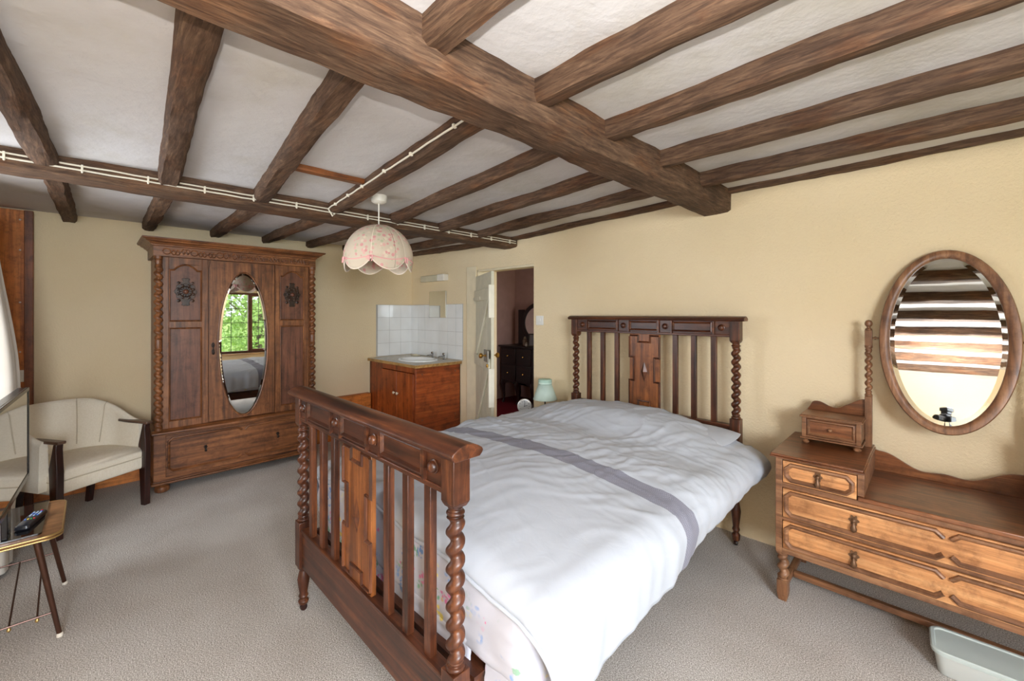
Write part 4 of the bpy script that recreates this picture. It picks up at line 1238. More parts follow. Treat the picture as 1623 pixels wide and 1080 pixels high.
for s in (-1, 1):
    x = s*0.252; t = 0.020
    poly = [(-0.262, 0.0), (-0.222, 0.0), (-0.205, 0.30), (-0.198, 0.44), (-0.230, 0.56), (-0.238, 0.594), (-0.262, 0.594), (-0.258, 0.56), (-0.262, 0.50), (-0.268, 0.42), (-0.266, 0.30)]
    m = MB(); m.prism([(y, z) for y, z in poly], x-t, x+t, 'yz'); m.build('leg', MH, ch, bevel=0.005)
    x2 = s*0.200; m = MB(); m.hexa([(x2-0.017, 0.215, 0), (x2+0.017, 0.215, 0), (x2+0.017, 0.250, 0), (x2-0.017, 0.250, 0), (x2-0.020, 0.165, 0.30), (x2+0.020, 0.165, 0.30), (x2+0.020, 0.205, 0.30), (x2-0.020, 0.205, 0.30)])
    m.build('leg', MH, ch, bevel=0.004)
    arm = [(x-0.020, -0.285), (x+0.020, -0.285), (x+0.024, -0.275), (x+0.026+s*0.004, -0.10), (x+0.022+s*0.010, 0.02), (x-0.014+s*0.010, 0.02), (x-0.024+s*0.004, -0.10), (x-0.024, -0.275)]
    m = MB(); m.prism(arm, 0.594, 0.612, 'xy'); m.build('arm', wood('arm_wood', (72, 52, 42), (104, 80, 66), (132, 106, 88), 'y', 0.35), ch, bevel=0.005)

# ================================================================== TV table, TV, remote
tt = thing('side_table', 'small wood-effect table with brass edge and splayed metal legs, under the television', 'table', (-2.905, -0.355, 0))
hx, hy, zt = 0.238, 0.265, 0.452
TOPM = wood('table_laminate', (118, 78, 46), (156, 108, 68), (178, 132, 90), 'y', 0.32)
GOLD = plain('brass_trim', (196, 166, 108), 0.3, 0.8); TUBE = plain('brown_enamel_tube', (78, 50, 38), 0.3, 0.5)
m = MB(); loft(m, [(rrect(hx-0.002, hy-0.002, 0.048, 8), zt-0.020), (rrect(hx-0.002, hy-0.002, 0.048, 8), zt)]); m.build('table_top', TOPM, tt, smooth=40)
m = MB()
for z, r in ((zt-0.0035, 0.0042), (zt-0.0165, 0.0042)): m.tube([(x, y, z) for x, y in rrect(hx, hy, 0.05, 8)], r, 8, True)
m.build('edge_trim', GOLD, tt, smooth=60)
for sx in (-1, 1):
    for sy in (-1, 1):
        a = (sx*0.200, sy*0.190, zt-0.022); b = (sx*0.262+(0 if sx < 0 else -0.03), sy*0.258, 0.012)
        leg = MB().tube([a, b], [0.0125, 0.0085], 12).build('leg', TUBE, tt)
        m = MB(); m.lathe([(0.0075, 0), (0.011, 0.003), (0.011, 0.014), (0.009, 0.018)], (b[0]+sx*0.001, b[1]+sy*0.001, 0), 12); m.build('rubber_foot', plain('white_foot_cap', (222, 214, 200), 0.5), leg)
# magazine rack of thin rods
def lerp3(a, b, t): return tuple(a[i]+(b[i]-a[i])*t for i in range(3))
fr_t = lambda sy, sx, t: lerp3((sx*0.200, sy*0.190, zt-0.022), (sx*0.262+(0 if sx < 0 else -0.03), sy*0.258, 0.012), t)
for sx, th in ((1, 0.76), (-1, 0.58)):
    MB().tube([fr_t(-1, sx, th), fr_t(1, sx, th)], 0.0042, 8).build('rack_rail', TUBE, tt)
A0, A1 = fr_t(-1, 1, 0.76), fr_t(1, 1, 0.76); B0, B1 = fr_t(-1, -1, 0.58), fr_t(1, -1, 0.58)
for k in range(5):
    t = (0.22, 0.40, 0.57, 0.74, 0.90)[k]
    a = lerp3(A0, A1, t); b = lerp3(B0, B1, t)
    r = MB().tube([a, b], 0.0035, 8).build('rack_rod', TUBE, tt)
    m = MB(); m.lathe([(0.003, -0.004), (0.007, -0.010), (0.007, -0.016), (0.002, -0.022)], (a[0], a[1], a[2]), 10); m.build('rod_stud', GOLD, r)
# television
def gloss(name, c, r, spec=0.6, coat=0.0):
    t = NT(name); t.col(c); t.set(Roughness=r, Specular_IOR_Level=spec, Coat_Weight=coat, Coat_Roughness=0.02); return t.m
SCREEN = gloss('dark_tv_screen', (14, 15, 18), 0.03, 0.9, 1.0); BEZ = gloss('black_tv_plastic', (18, 18, 22), 0.22)
p_r = Vector((-3.115, -0.213)); dirv = Vector((0.7071*(-0.676-0.737)*-1, 0.7071*(-0.676+0.737)*-1))
r_, d_ = 0.676, -0.737
dirv = Vector((0.7071*(r_-d_), 0.7071*(r_+d_)))        # from the far edge towards the camera
dirv.normalize(); TVW, TVH = 0.74, 0.435
tz0 = 0.605
mid = p_r+dirv*(TVW/2)
ang = math.atan2(dirv.y, dirv.x)
tv = thing('television', 'flat black television standing on the brass-edged side table', 'television', (mid.x, mid.y, zt+0.0005), ang)
z0 = tz0-zt; z1 = z0+TVH
m = MB(); m.box(-TVW/2, TVW/2, -0.040, -0.006, z0, z1); m.box(-TVW/2+0.12, TVW/2-0.12, -0.062, -0.038, z0+0.05, z1-0.08); m.build('casing', BEZ, tv, bevel=0.004)
m = MB(); b = 0.016
m.box(-TVW/2, TVW/2, -0.008, 0.0, z0, z0+0.022); m.box(-TVW/2, TVW/2, -0.008, 0.0, z1-b, z1); m.box(-TVW/2, -TVW/2+b, -0.008, 0.0, z0+0.022, z1-b); m.box(TVW/2-b, TVW/2, -0.008, 0.0, z0+0.022, z1-b)
m.build('bezel', BEZ, tv, bevel=0.0015)
m = MB(); m.box(-TVW/2+b, TVW/2-b, -0.009, -0.003, z0+0.022, z1-b); m.build('screen', SCREEN, tv, smooth=0)
m = MB(); m.box(-0.035, 0.035, -0.034, -0.014, 0.008, z0+0.06); m.build('stand_neck', BEZ, tv, bevel=0.003)
# glass stand plate, turned square to the table
sp = MB(); loft(sp, [(rrect(0.215, 0.125, 0.012), 0.0), (rrect(0.215, 0.125, 0.012), 0.008)])
so = sp.build('stand_plate', gloss('black_glass', (10, 10, 12), 0.04, 0.9, 1.0), tv, smooth=40, bevel=0.001)
so.rotation_euler = (0, 0, -ang); 
c = Vector((-2.915-mid.x, -0.274-mid.y, 0)); so.location = Matrix.Rotation(-ang, 3, 'Z') @ c
nk = None
RC = thing('remote_control', 'black remote control with coloured buttons lying on the glass television stand', 'remote control', (-2.868, -0.190, zt+0.0090), math.radians(165))
m = MB(); loft(m, [(rrect(0.088, 0.022, 0.010), 0.0), (rrect(0.092, 0.025, 0.012), 0.006), (rrect(0.090, 0.023, 0.012), 0.017), (rrect(0.084, 0.019, 0.010), 0.020)])
m.build('remote_body', gloss('remote_plastic', (26, 27, 34), 0.3), RC, smooth=40)
cols = {'red': (206, 40, 44), 'green': (60, 160, 70), 'yellow': (232, 196, 60), 'blue': (70, 120, 210), 'white': (170, 190, 215)}
def button(x, y, r, c):
    m = MB(); m.lathe([(r, 0.019), (r, 0.0215), (r*0.8, 0.0225)], (x, y, 0), 10, sx=1.2); m.build('button', plain('button_'+c, cols[c], 0.4), RC)
button(0.078, -0.008, 0.0040, 'red'); button(-0.015, -0.014, 0.0035, 'red'); button(-0.015, -0.005, 0.0035, 'green'); button(-0.015, 0.005, 0.0035, 'yellow'); button(-0.015, 0.014, 0.0035, 'blue')
for i in range(4):
    for j in range(3): button(0.062-i*0.013, -0.012+j*0.012, 0.0036, 'white' if (i+j) % 3 else 'blue')
# ================================================================== curtain, wall socket
def curtain_mat():
    t = NT('cream_curtain'); v = t.coord((1, 1, 1), False)
    t.col(t.ramp(t.noise(v, 3, 3), [(0.3, (206, 198, 186)), (0.7, (216, 210, 202))])); t.set(Roughness=0.9, Specular_IOR_Level=0.1); return t.m
m = MB()
def curt(u, v):
    a = 2*PI*u; z = 0.02+2.0*v
    fold = 1+0.10*math.sin(7*a)+0.04*math.sin(13*a+2)
    wv = 0.50+0.50*abs((v-0.30)/0.70)**1.2 if v > 0.3 else 0.60-0.10*v
    rx = 0.135*fold*(1.15-0.5*v); ry = 0.185*fold*(0.86+0.18*sstep(0, 0.40, v)-0.45*sstep(0.48, 0.98, v))
    return (-3.57-0.10*v+rx*math.cos(a), -0.475-0.02*v+ry*math.sin(a), z)
m.grid(curt, 120, 40); o = m.build('curtain', curtain_mat(), smooth=180)
tag(o, 'gathered cream curtain hanging at the edge of the room beside the chair', 'curtain')
WHP = plain('white_switch_plastic', (232, 230, 224), 0.35)
def plate(name, label, cat, loc, rotz, w, h, rock, mat=WHP):
    t = thing(name, label, cat, loc, rotz)
    m = MB(); m.box(-w/2, w/2, -0.012, 0, -h/2, h/2); m.build('face_plate', mat, t, bevel=0.003)
    for (x, z, a, b) in rock:
        m = MB(); m.box(x-a/2, x+a/2, -0.0165, -0.012, z-b/2, z+b/2); m.build('rocker', mat, t, bevel=0.0015)
    return t
plate('wall_socket', 'white electric outlet on the stained wooden panel by the curtain', 'socket', (XB+0.040, -0.385, 0.945), PI/2, 0.086, 0.086, [(0.0, 0.014, 0.016, 0.014)])
plate('light_switch', 'white square light switch on the wall between door and headboard', 'light switch', (-2.535, YR, 1.336), 0, 0.086, 0.086, [(0.0, 0.0, 0.026, 0.036)])
# ================================================================== pendant lamp
def shade_mat():
    t = NT('floral_lampshade'); v = t.coord((1, 1, 1), False)
    vo = t.n('ShaderNodeTexVoronoi', feature='F1'); vo.inputs['Scale'].default_value = 44.0; t.l(v, vo.inputs['Vector'])
    sp = t.n('ShaderNodeSeparateColor'); t.l(vo.outputs['Color'], sp.inputs[0])
    fc = t.ramp(sp.outputs[0], [(0.0, (208, 148, 146)), (0.42, (214, 168, 160)), (0.68, (180, 182, 152)), (0.85, (216, 198, 178))]); fc.node.color_ramp.interpolation = 'CONSTANT'
    msk = t.ramp(vo.outputs['Distance'], [(0.38, (1, 1, 1, 1)), (0.52, (0, 0, 0, 1))])
    cl = t.ramp(t.noise(v, 9, 2), [(0.38, (0, 0, 0, 1)), (0.48, (1, 1, 1, 1))])
    t.col(t.mix(t.mix(1.0, msk, cl, 'MULTIPLY'), lin((204, 188, 168)), fc)); t.set(Roughness=0.85, Specular_IOR_Level=0.1)
    t.set(Subsurface_Weight=0.0); return t.m
PX, PY_ = -2.475, 1.285
pl = thing('pendant_lamp', 'pink floral fabric lampshade with scalloped rim hanging from the ceiling', 'pendant lamp', (PX, PY_, 0))
WHB = plain('white_bakelite', (232, 226, 214), 0.4)
zr = zc(PX, PY_)
m = MB(); m.lathe([(0.012, zr-0.048), (0.030, zr-0.046), (0.046, zr-0.036), (0.050, zr-0.012), (0.050, zr+0.004)], (0, 0, 0), 28); m.build('ceiling_rose', WHB, pl)
MB().tube([(0, 0, zr-0.044), (0, 0, 1.93)], 0.0042, 8).build('flex', WHB, pl)
m = MB(); m.lathe([(0.012, 1.93), (0.020, 1.925), (0.020, 1.87), (0.026, 1.865), (0.026, 1.85), (0.012, 1.845)], (0, 0, 0), 18); m.build('lamp_holder', WHB, pl)
m = MB(); m.lathe([(0.012, 1.850), (0.014, 1.83), (0.028, 1.79), (0.030, 1.772), (0.022, 1.750), (0.004, 1.742)], (0, 0, 0), 18); m.build('bulb', gloss('pearl_bulb', (240, 238, 232), 0.3), pl)
NL = 6; RS = 0.212
def shade_pt(u, v, off=0.0):
    a = 2*PI*u; lob = abs(math.cos(NL*a/2+0.5))        # 1 mid lobe, 0 at seams
    q = v*1.0
    ang = q*math.radians(97); r = (RS-off)*math.sin(max(0.09, ang))**0.92*(0.965+0.035*lob**0.6)
    zt_, zb_ = 1.955, 1.735
    z = zb_+(zt_-zb_-off)*math.cos(min(ang, PI/2)) if ang < PI/2 else zb_-0.03*(ang-PI/2)
    if v > 0.78:
        k = (v-0.78)/0.22; z -= k*k*0.068*(lob**0.75); r -= 0.012*k*k*lob
    return (r*math.cos(a), r*math.sin(a), z)
m = MB(); m.grid(lambda u, v: shade_pt(u, v), 144, 36)
sh = m.build('lamp_shade', shade_mat(), pl, smooth=180, recalc=False)
sd = sh.modifiers.new('cloth', 'SOLIDIFY'); sd.thickness = 0.002
m = MB(); m.tube([shade_pt(k/144, 1.0) for k in range(144)], 0.0035, 6, True); m.build('rim_trim', plain('cream_braid', (238, 222, 204), 0.8), sh)
m = MB(); m.tube([(lambda p: (p[0]*1.012, p[1]*1.012, p[2]))(shade_pt(k/144, 0.905)) for k in range(144)], 0.003, 6, True); m.build('pink_ribbon', plain('pink_ribbon', (232, 168, 168), 0.7), sh)
for k in range(NL):
    u0 = ((PI/NL-0.5*2/NL)+2*PI*k/NL)/(2*PI)
    MB().tube([shade_pt(u0, 0.06+0.94*j/20, -0.001) for j in range(21)], 0.0026, 6).build('seam_braid', plain('cream_braid', (238, 222, 204), 0.8), sh)
    p = shade_pt(u0, 0.93, -0.004)
    m = MB()
    for s in (-1, 1):
        m.tube([p, (p[0]*1.03-s*p[1]*0.05, p[1]*1.03+s*p[0]*0.05, p[2]+0.004), (p[0]*1.05-s*p[1]*0.03, p[1]*1.05+s*p[0]*0.03, p[2]-0.03)], [0.004, 0.005, 0.003], 6)
    m.build('ribbon_bow', plain('pink_ribbon', (232, 168, 168), 0.7), sh)

# ================================================================== washbasin corner
vc = thing('vanity_cabinet', 'reddish teak washbasin cabinet with two small knobs in the far corner', 'cabinet', (-4.20, 2.62, 0))
cx0, cx1, cy0, cy1, zt_ = -0.515, 0.490, -0.285, 0.278, 0.842
m = MB()
m.box(cx0, cx0+0.018, cy0, cy1, 0, zt_); m.box(cx0, cx1, cy1-0.012, cy1, 0, zt_)
m.box(cx0, cx0+0.30, cy0, cy0+0.018, 0.0, zt_); m.box(cx1-0.035, cx1-0.019, cy0, cy0+0.018, 0.0, zt_); m.box(cx0, cx1-0.019, cy0+0.001, cy0+0.018, zt_-0.06, zt_); m.box(cx0, cx1, cy0+0.02, cy0+0.035, 0, 0.08)
m.build('carcass', teak('z'), vc, bevel=0.002)
m = MB(); m.box(cx1-0.018, cx1, cy0, cy1, 0, zt_); m.build('side_panel', teak('y'), vc, bevel=0.002)
KN = plain('cream_knob', (226, 206, 176), 0.4)
dx0, dx1 = cx0+0.302, cx1-0.037; dm = (dx0+dx1)/2
for a, b, kx in ((dx0, dm-0.002, dm-0.035), (dm+0.002, dx1, dm+0.035)):
    m = MB(); m.box(a, b, cy0-0.014, cy0+0.003, 0.085, zt_-0.065); d = m.build('door', teak('z'), vc, bevel=0.0025)
    m = MB(); m.lathe([(0.006, 0), (0.006, 0.008), (0.014, 0.013), (0.015, 0.019), (0.009, 0.025), (0.001, 0.026)], (kx, cy0-0.014, 0.545), 16, 'y'); m.build('knob', KN, d)
for x, z in ((cx1, 0.77), (cx1, 0.30)):
    for y in (cy0+0.07, cy1-0.07):
        m = MB(); m.lathe([(0.010, 0), (0.010, 0.002), (0.004, 0.003)], (x, y, z), 12, 'x'); m.build('screw_cover', plain('brown_cap', (120, 72, 46), 0.5), vc)
BAS = (-4.10, 2.60)
def worktop_mat():
    t = NT('mottled_worktop'); v = t.coord((1, 1, 1), False)
    t.col(t.ramp(t.noise(v, 26, 5, 0.7), [(0.3, (152, 140, 122)), (0.55, (192, 182, 164)), (0.75, (212, 204, 188))])); t.set(Roughness=0.3); return t.m
# worktop with an oval hole
wx0, wx1, wy0, wy1, wz0, wz1 = XB+0.012, -3.675, 2.305, YR-0.012, 0.845, 0.877
n = 64; m = MB(); vs = []; ring = []; box = []
for k in range(n):
    a = 2*PI*k/n; dx, dy = math.cos(a)*0.225, math.sin(a)*0.165
    tx = ((wx1-BAS[0]) if dx > 0 else (BAS[0]-wx0))/max(abs(dx), 1e-9); ty = ((wy1-BAS[1]) if dy > 0 else (BAS[1]-wy0))/max(abs(dy), 1e-9); t = min(tx, ty)
    ring.append((BAS[0]+dx, BAS[1]+dy)); box.append((BAS[0]+dx*t, BAS[1]+dy*t))
for z in (wz1, wz0): vs += [(x, y, z) for x, y in ring]+[(x, y, z) for x, y in box]
fs = []
for k in range(n):
    j = (k+1) % n; fs += [(k, n+k, n+j, j), (2*n+k, 2*n+j, 3*n+j, 3*n+k), (k, j, 2*n+j, 2*n+k), (n+k, 3*n+k, 3*n+j, n+j)]
m.add(vs, fs)
for c in ((wx0, wy0), (wx1, wy0), (wx1, wy1), (wx0, wy1)):
    best = sorted(range(n), key=lambda k: (box[k][0]-c[0])**2+(box[k][1]-c[1])**2)[:2]; p, q = box[best[0]], box[best[1]]
    m.add([(p[0], p[1], wz1), (q[0], q[1], wz1), (c[0], c[1], wz1), (p[0], p[1], wz0), (q[0], q[1], wz0), (c[0], c[1], wz0)], [(0, 1, 2), (5, 4, 3), (0, 2, 5, 3), (1, 4, 5, 2)])
wt = m.build('worktop', worktop_mat(), smooth=0); tag(wt, 'mottled grey-beige worktop round the washbasin', 'worktop')
m = MB(); m.box(wx0, wx1+0.003, wy0-0.003, wy0, wz0, wz1-0.003); m.box(wx1, wx1+0.003, wy0, wy1, wz0, wz1-0.003); m.build('edge_strip', wood('ochre_edging', (150, 112, 60), (182, 142, 84), (200, 162, 104), 'x', 0.45), wt, smooth=0)
CER = gloss('white_ceramic', (236, 236, 234), 0.08)
bs = thing('washbasin', 'white oval washbasin set into the worktop in the tiled corner', 'washbasin', (BAS[0], BAS[1], wz1))
m = MB(); m.lathe([(0.030, -0.135), (0.12, -0.125), (0.19, -0.08), (0.208, -0.02), (0.215, 0.006), (0.235, 0.014), (0.262, 0.012), (0.268, 0.004), (0.268, 0.0005), (0.222, -0.001), (0.205, -0.09), (0.12, -0.14), (0.030, -0.145)], (0, 0, 0), 48, sy=0.74)
m.build('bowl', CER, bs, smooth=70)
CHR = gloss('chrome', (200, 202, 205), 0.08, 0.5); CHR.node_tree.nodes['Principled BSDF'].inputs['Metallic'].default_value = 1.0
m = MB(); m.lathe([(0.022, -0.1335), (0.022, -0.131), (0.012, -0.130)], (0, 0, 0), 20); m.build('plug_hole', CHR, bs)
def tap(x, y, label):
    t = thing('basin_tap', label, 'tap', (x, y, wz1+0.0))
    m = MB(); m.lathe([(0.020, 0.0), (0.022, 0.004), (0.013, 0.010), (0.012, 0.040), (0.014, 0.046)], (0, 0, 0), 16); m.tube([(0, 0, 0.034), (0.0, -0.035, 0.040), (0.0, -0.07, 0.036), (0.0, -0.078, 0.024)], [0.009, 0.008, 0.0075, 0.007], 10); m.build('tap_body', CHR, t)
    m = MB(); m.lathe([(0.012, 0.046), (0.018, 0.050), (0.019, 0.066), (0.015, 0.074), (0.003, 0.076)], (0, 0, 0), 8); m.build('tap_head', CHR, t)
tap(-4.155, 2.835, 'chrome basin tap on the side of the basin near the soap dish'); tap(-3.93, 2.835, 'chrome basin tap on the side of the basin near the door')
sdh = thing('soap_dish', 'small pale soap dish behind the washbasin', 'soap dish', (-4.45, 2.79, wz1))
m = MB(); loft(m, [(rrect(0.050, 0.034, 0.02), 0.0), (rrect(0.064, 0.045, 0.026), 0.020), (rrect(0.060, 0.041, 0.024), 0.020), (rrect(0.048, 0.032, 0.018), 0.005)]); m.build('dish', plain('stone_dish', (198, 190, 166), 0.4), sdh, smooth=40)
m = MB(); loft(m, [(rrect(0.030, 0.020, 0.012), 0.005), (rrect(0.036, 0.025, 0.016), 0.014), (rrect(0.030, 0.020, 0.014), 0.024)]); m.build('soap', plain('cream_soap', (226, 216, 186), 0.5), sdh, smooth=60)
ms = thing('wall_mirror', 'small frameless mirror over the tiles of the washbasin corner', 'mirror', (-4.125, YR-0.008, 1.505))
m = MB(); m.box(-0.165, 0.165, -0.012, 0.0, -0.155, 0.155); m.build('mirror_back', plain('mirror_edge', (206, 204, 190), 0.3), ms, smooth=0)
m = MB(); m.box(-0.164, 0.164, -0.0135, -0.0118, -0.154, 0.154); m.build('mirror_glass', mirror_mat(), ms, smooth=0)
wl = thing('wall_light', 'small white strip light on the wall above the washbasin mirror', 'wall light', (-4.18, YR, 1.815))
m = MB(); m.box(-0.25, 0.25, -0.030, 0.0, -0.035, 0.035); m.build('mount', WHB, wl, bevel=0.004)
m = MB(); m.box(-0.23, 0.12, -0.070, -0.028, -0.038, 0.034); m.build('diffuser', plain('opal_diffuser', (206, 198, 172), 0.4), wl, bevel=0.010, seg=3)
m = MB(); m.box(0.122, 0.25, -0.072, -0.028, -0.040, 0.036); m.build('end_cap', plain('white_cap', (232, 226, 214), 0.4), wl, bevel=0.006)

# ================================================================== plank door, standing ajar into the room
PW = plain('door_gloss_paint', (214, 208, 186), 0.5)
hinge = Vector((-3.415, YR-0.026, 0)); free = Vector((-2.815, 2.550, 0)); dv = free-hinge; DL = dv.length
dr1 = setting('door_1', hinge, math.atan2(dv.y, dv.x))
hd = 1.785; T = 0.028
m = MB(); np_ = 4
for k in range(np_):
    a, b = DL*k/np_, DL*(k+1)/np_; m.box(a+0.0015, b-0.0015, 0.0, T, 0.015, hd+0.008*nz(k, 3))
m.build('planks', PW, dr1, bevel=0.003)
for z in (0.22, 0.93, 1.58):
    m = MB(); m.box(0.02, DL-0.03, -0.022, 0.0, z-0.055, z+0.055); m.build('ledge', PW, dr1, bevel=0.006)
for za, zb in ((0.275, 0.875), (0.985, 1.525)):
    m = MB(); w = 0.075; m.prism([(0.04, za), (0.04+w, za), (DL-0.05, zb), (DL-0.05-w, zb)], -0.020, 0.0); m.build('brace', PW, dr1, bevel=0.004)
PEEL = plain('door_edge_paint', (236, 230, 212), 0.5)
for z0, z1 in ((1.36, 1.66), (0.55, 0.90)):
    m = MB(); m.box(DL-0.030, DL+0.006, -0.024, T+0.001, z0, z1); m.build('edge_block', PEEL, dr1, bevel=0.004)
GB = plain('brass_knob', (196, 152, 76), 0.25, 0.9); LK = plain('rim_lock_metal', (150, 144, 134), 0.45, 0.6)
m = MB(); m.box(DL-0.15, DL+0.004, -0.036, -0.022, 0.955, 1.065); m.build('rim_lock', LK, dr1, bevel=0.004)
for sg, y in ((1, -0.036), (-1, T)):
    m = MB(); pr = [(0.014, 0), (0.014, 0.004), (0.007, 0.006), (0.007, 0.026), (0.020, 0.034), (0.026, 0.046), (0.022, 0.058), (0.008, 0.064), (0.001, 0.065)]
    if sg < 0: m.lathe(pr, (0, 0, 0), 20, 'y'); m.v = [(a+DL-0.062, -b+y, c+1.015) for a, b, c in m.v]
    else: m.lathe(pr, (DL-0.062, y, 1.015), 20, 'y')
    m.build('door_knob', GB, dr1)
m = MB(); m.cbox((DL-0.03, -0.030, 0.925), (0.030, 0.016, 0.030)); m.build('key_latch', GB, dr1, bevel=0.003)
for z in (0.25, 1.55):
    m = MB(); m.tube([(0.0, -0.006, z-0.05), (0.0, -0.006, z+0.05)], 0.008, 10); m.box(0.0, 0.32, -0.027, -0.0225, z-0.015, z+0.015); m.build('strap_hinge', PW, dr1)

# ================================================================== bedside: table, lamp, clock
bt = thing('bedside_table', 'small wooden bedside table carrying the mint lamp and the alarm clock', 'bedside table', (-2.445, 2.66, 0))
m = MB(); m.box(-0.155, 0.155, -0.18, 0.18, 0.515, 0.535); m.build('table_top', dres_t('x'), bt, bevel=0.004)
m = MB(); m.box(-0.14, 0.14, -0.15, 0.15, 0.42, 0.515); m.build('apron', dres_w('x'), bt, bevel=0.003)
for sx in (-1, 1):
    for sy in (-1, 1):
        m = MB(); x, y = sx*0.13, sy*0.14; m.hexa([(x-0.012, y-0.012, 0), (x+0.012, y-0.012, 0), (x+0.012, y+0.012, 0), (x-0.012, y+0.012, 0), (x-0.018, y-0.018, 0.42), (x+0.018, y-0.018, 0.42), (x+0.018, y+0.018, 0.42), (x-0.018, y+0.018, 0.42)]); m.build('leg', dres_w('z'), bt, bevel=0.002)
tl = thing('table_lamp', 'small table lamp with a mint green pleated shade behind the bed', 'lamp', (-2.345, 2.745, 0.5352))
m = MB(); m.lathe([(0.045, 0.0), (0.048, 0.006), (0.040, 0.014), (0.012, 0.022), (0.007, 0.030), (0.006, 0.20)], (0, 0, 0), 20); m.build('base', plain('dark_lamp_stem', (58, 50, 46), 0.3, 0.7), tl)
MINT = plain('mint_fabric', (200, 218, 206), 0.8); MINT2 = plain('mint_band', (176, 206, 190), 0.7)
pts = []; m = MB(); NN = 72
def sh_r(k): return 1+0.018*(1 if k % 2 else -1)
vs = []; fs = []
for z, r in ((0.130, 0.100), (0.132, 0.1005), (0.262, 0.056)):
    for k in range(NN): a = 2*PI*k/NN; rr = r*sh_r(k); vs.append((rr*math.cos(a), rr*math.sin(a), z))
for j in range(2):
    for k in range(NN): fs.append((j*NN+k, j*NN+(k+1) % NN, (j+1)*NN+(k+1) % NN, (j+1)*NN+k))
m.add(vs, fs); s_ = m.build('lamp_shade', MINT, tl, smooth=180, recalc=False); s_.modifiers.new('cloth', 'SOLIDIFY').thickness = 0.002
m = MB(); m.lathe([(0.0545, 0.262), (0.0575, 0.264), (0.0575, 0.300), (0.054, 0.302)], (0, 0, 0), 40); m.build('shade_collar', MINT2, tl)
m = MB(); m.lathe([(0.0585, 0.266), (0.0595, 0.268), (0.0595, 0.274), (0.0585, 0.276)], (0, 0, 0), 40); m.build('shade_ribbon', plain('pale_ribbon', (206, 226, 214), 0.6), tl)
ck = thing('alarm_clock', 'round white alarm clock on the bedside table near the door', 'clock', (-2.445, 2.595, 0.5412), math.radians(42))
SIL = plain('silver_rim', (214, 214, 212), 0.3, 0.6); zc0 = 0.076
m = MB(); m.lathe([(0.050, -0.022), (0.058, -0.018), (0.060, 0.010), (0.060, 0.018), (0.052, 0.021), (0.050, 0.016)], (0, 0, zc0), 40, 'y'); m.build('case', SIL, ck)
m = MB(); m.lathe([(0.051, 0.010), (0.051, 0.0145), (0.001, 0.015)], (0, 0, zc0), 40, 'y'); m.build('dial', plain('clock_dial', (240, 240, 236), 0.5), ck, smooth=30)
INK = plain('black_ink', (30, 30, 32), 0.5)
m = MB()
for k in range(12):
    a = 2*PI*k/12; st = len(m.v); m.box(-0.0012, 0.0012, -0.0163, -0.0150, 0.036, 0.045); m.xform(Matrix.Translation((0, 0, zc0)) @ Matrix.Rotation(a, 4, 'Y'), st)
m.build('hour_marks', INK, ck, smooth=0)
for a, L in ((0.12, 0.036), (1.35, 0.026)):
    m = MB(); m.box(-0.0017, 0.0017, -0.0172, -0.0160, -0.006, L); m.xform(Matrix.Translation((0, 0, zc0)) @ Matrix.Rotation(a, 4, 'Y')); m.build('hand', INK, ck, smooth=0)
m = MB(); m.tube([(-0.030, 0, 0.0), (-0.026, 0, 0.024)], 0.006, 8); m.tube([(0.030, 0, 0.0), (0.026, 0, 0.024)], 0.006, 8); m.build('feet', SIL, ck)

# ================================================================== dressing table in the room beyond
hd_ = thing('dressing_table', 'dark mahogany dressing table with cabriole legs seen through the doorway', 'dressing table', (-4.35, 4.80, 0))
E = ebony
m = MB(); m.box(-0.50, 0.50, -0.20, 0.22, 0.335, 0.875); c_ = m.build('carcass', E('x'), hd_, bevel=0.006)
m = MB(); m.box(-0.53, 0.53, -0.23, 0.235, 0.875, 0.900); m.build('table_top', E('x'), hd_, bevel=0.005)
for k, (a, b) in enumerate(((-0.48, -0.17), (-0.15, 0.15), (0.17, 0.48))):
    for z0, z1 in ((0.36, 0.60), (0.62, 0.86)):
        m = MB(); m.box(a, b, -0.212, -0.19, z0, z1); d = m.build('drawer', E('x'), hd_, bevel=0.004)
        m = MB(); m.lathe([(0.005, 0), (0.005, 0.010), (0.012, 0.016), (0.008, 0.024)], ((a+b)/2, -0.212, (z0+z1)/2), 12, 'y'); m.build('drawer_knob', GB, d)
for x in (-0.46, -0.15, 0.15, 0.46):
    for y in ((-0.17, 0.19) if abs(x) > 0.3 else (-0.17,)):
        o_ = 1 if x > 0 else -1
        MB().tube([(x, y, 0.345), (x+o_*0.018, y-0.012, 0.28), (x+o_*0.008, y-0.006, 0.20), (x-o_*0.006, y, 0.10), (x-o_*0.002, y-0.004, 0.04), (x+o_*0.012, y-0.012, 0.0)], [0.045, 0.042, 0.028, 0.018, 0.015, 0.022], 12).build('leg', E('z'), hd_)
m = MB(); a0 = [(-0.45, 0.34), (-0.45, 0.30)]+[(-0.45+0.9*k/20, 0.345-0.045*abs(math.cos(k/20*PI*3/1))) for k in range(1, 20)]+[(0.45, 0.30), (0.45, 0.34)]
m.prism(a0[::-1], -0.198, -0.180); m.build('apron', E('x'), hd_)
m = MB(); m.box(-0.48, -0.34, 0.175, 0.20, 0.900, 1.46); m.box(0.34, 0.48, 0.175, 0.20, 0.900, 1.46); m.box(-0.35, 0.35, 0.178, 0.198, 0.900, 1.10); m.build('mirror_upstand', E('z'), hd_, bevel=0.004)
n = 64; vs = []; fs = []; m = MB()
for k in range(n):
    a = 2*PI*k/n
    for d, y in ((0, 0.19), (0, 0.165), (0.03, 0.155), (0.065, 0.165), (0.065, 0.19)): vs.append(((0.385-d)*math.cos(a), y, 1.245+(0.335-d)*math.sin(a)))
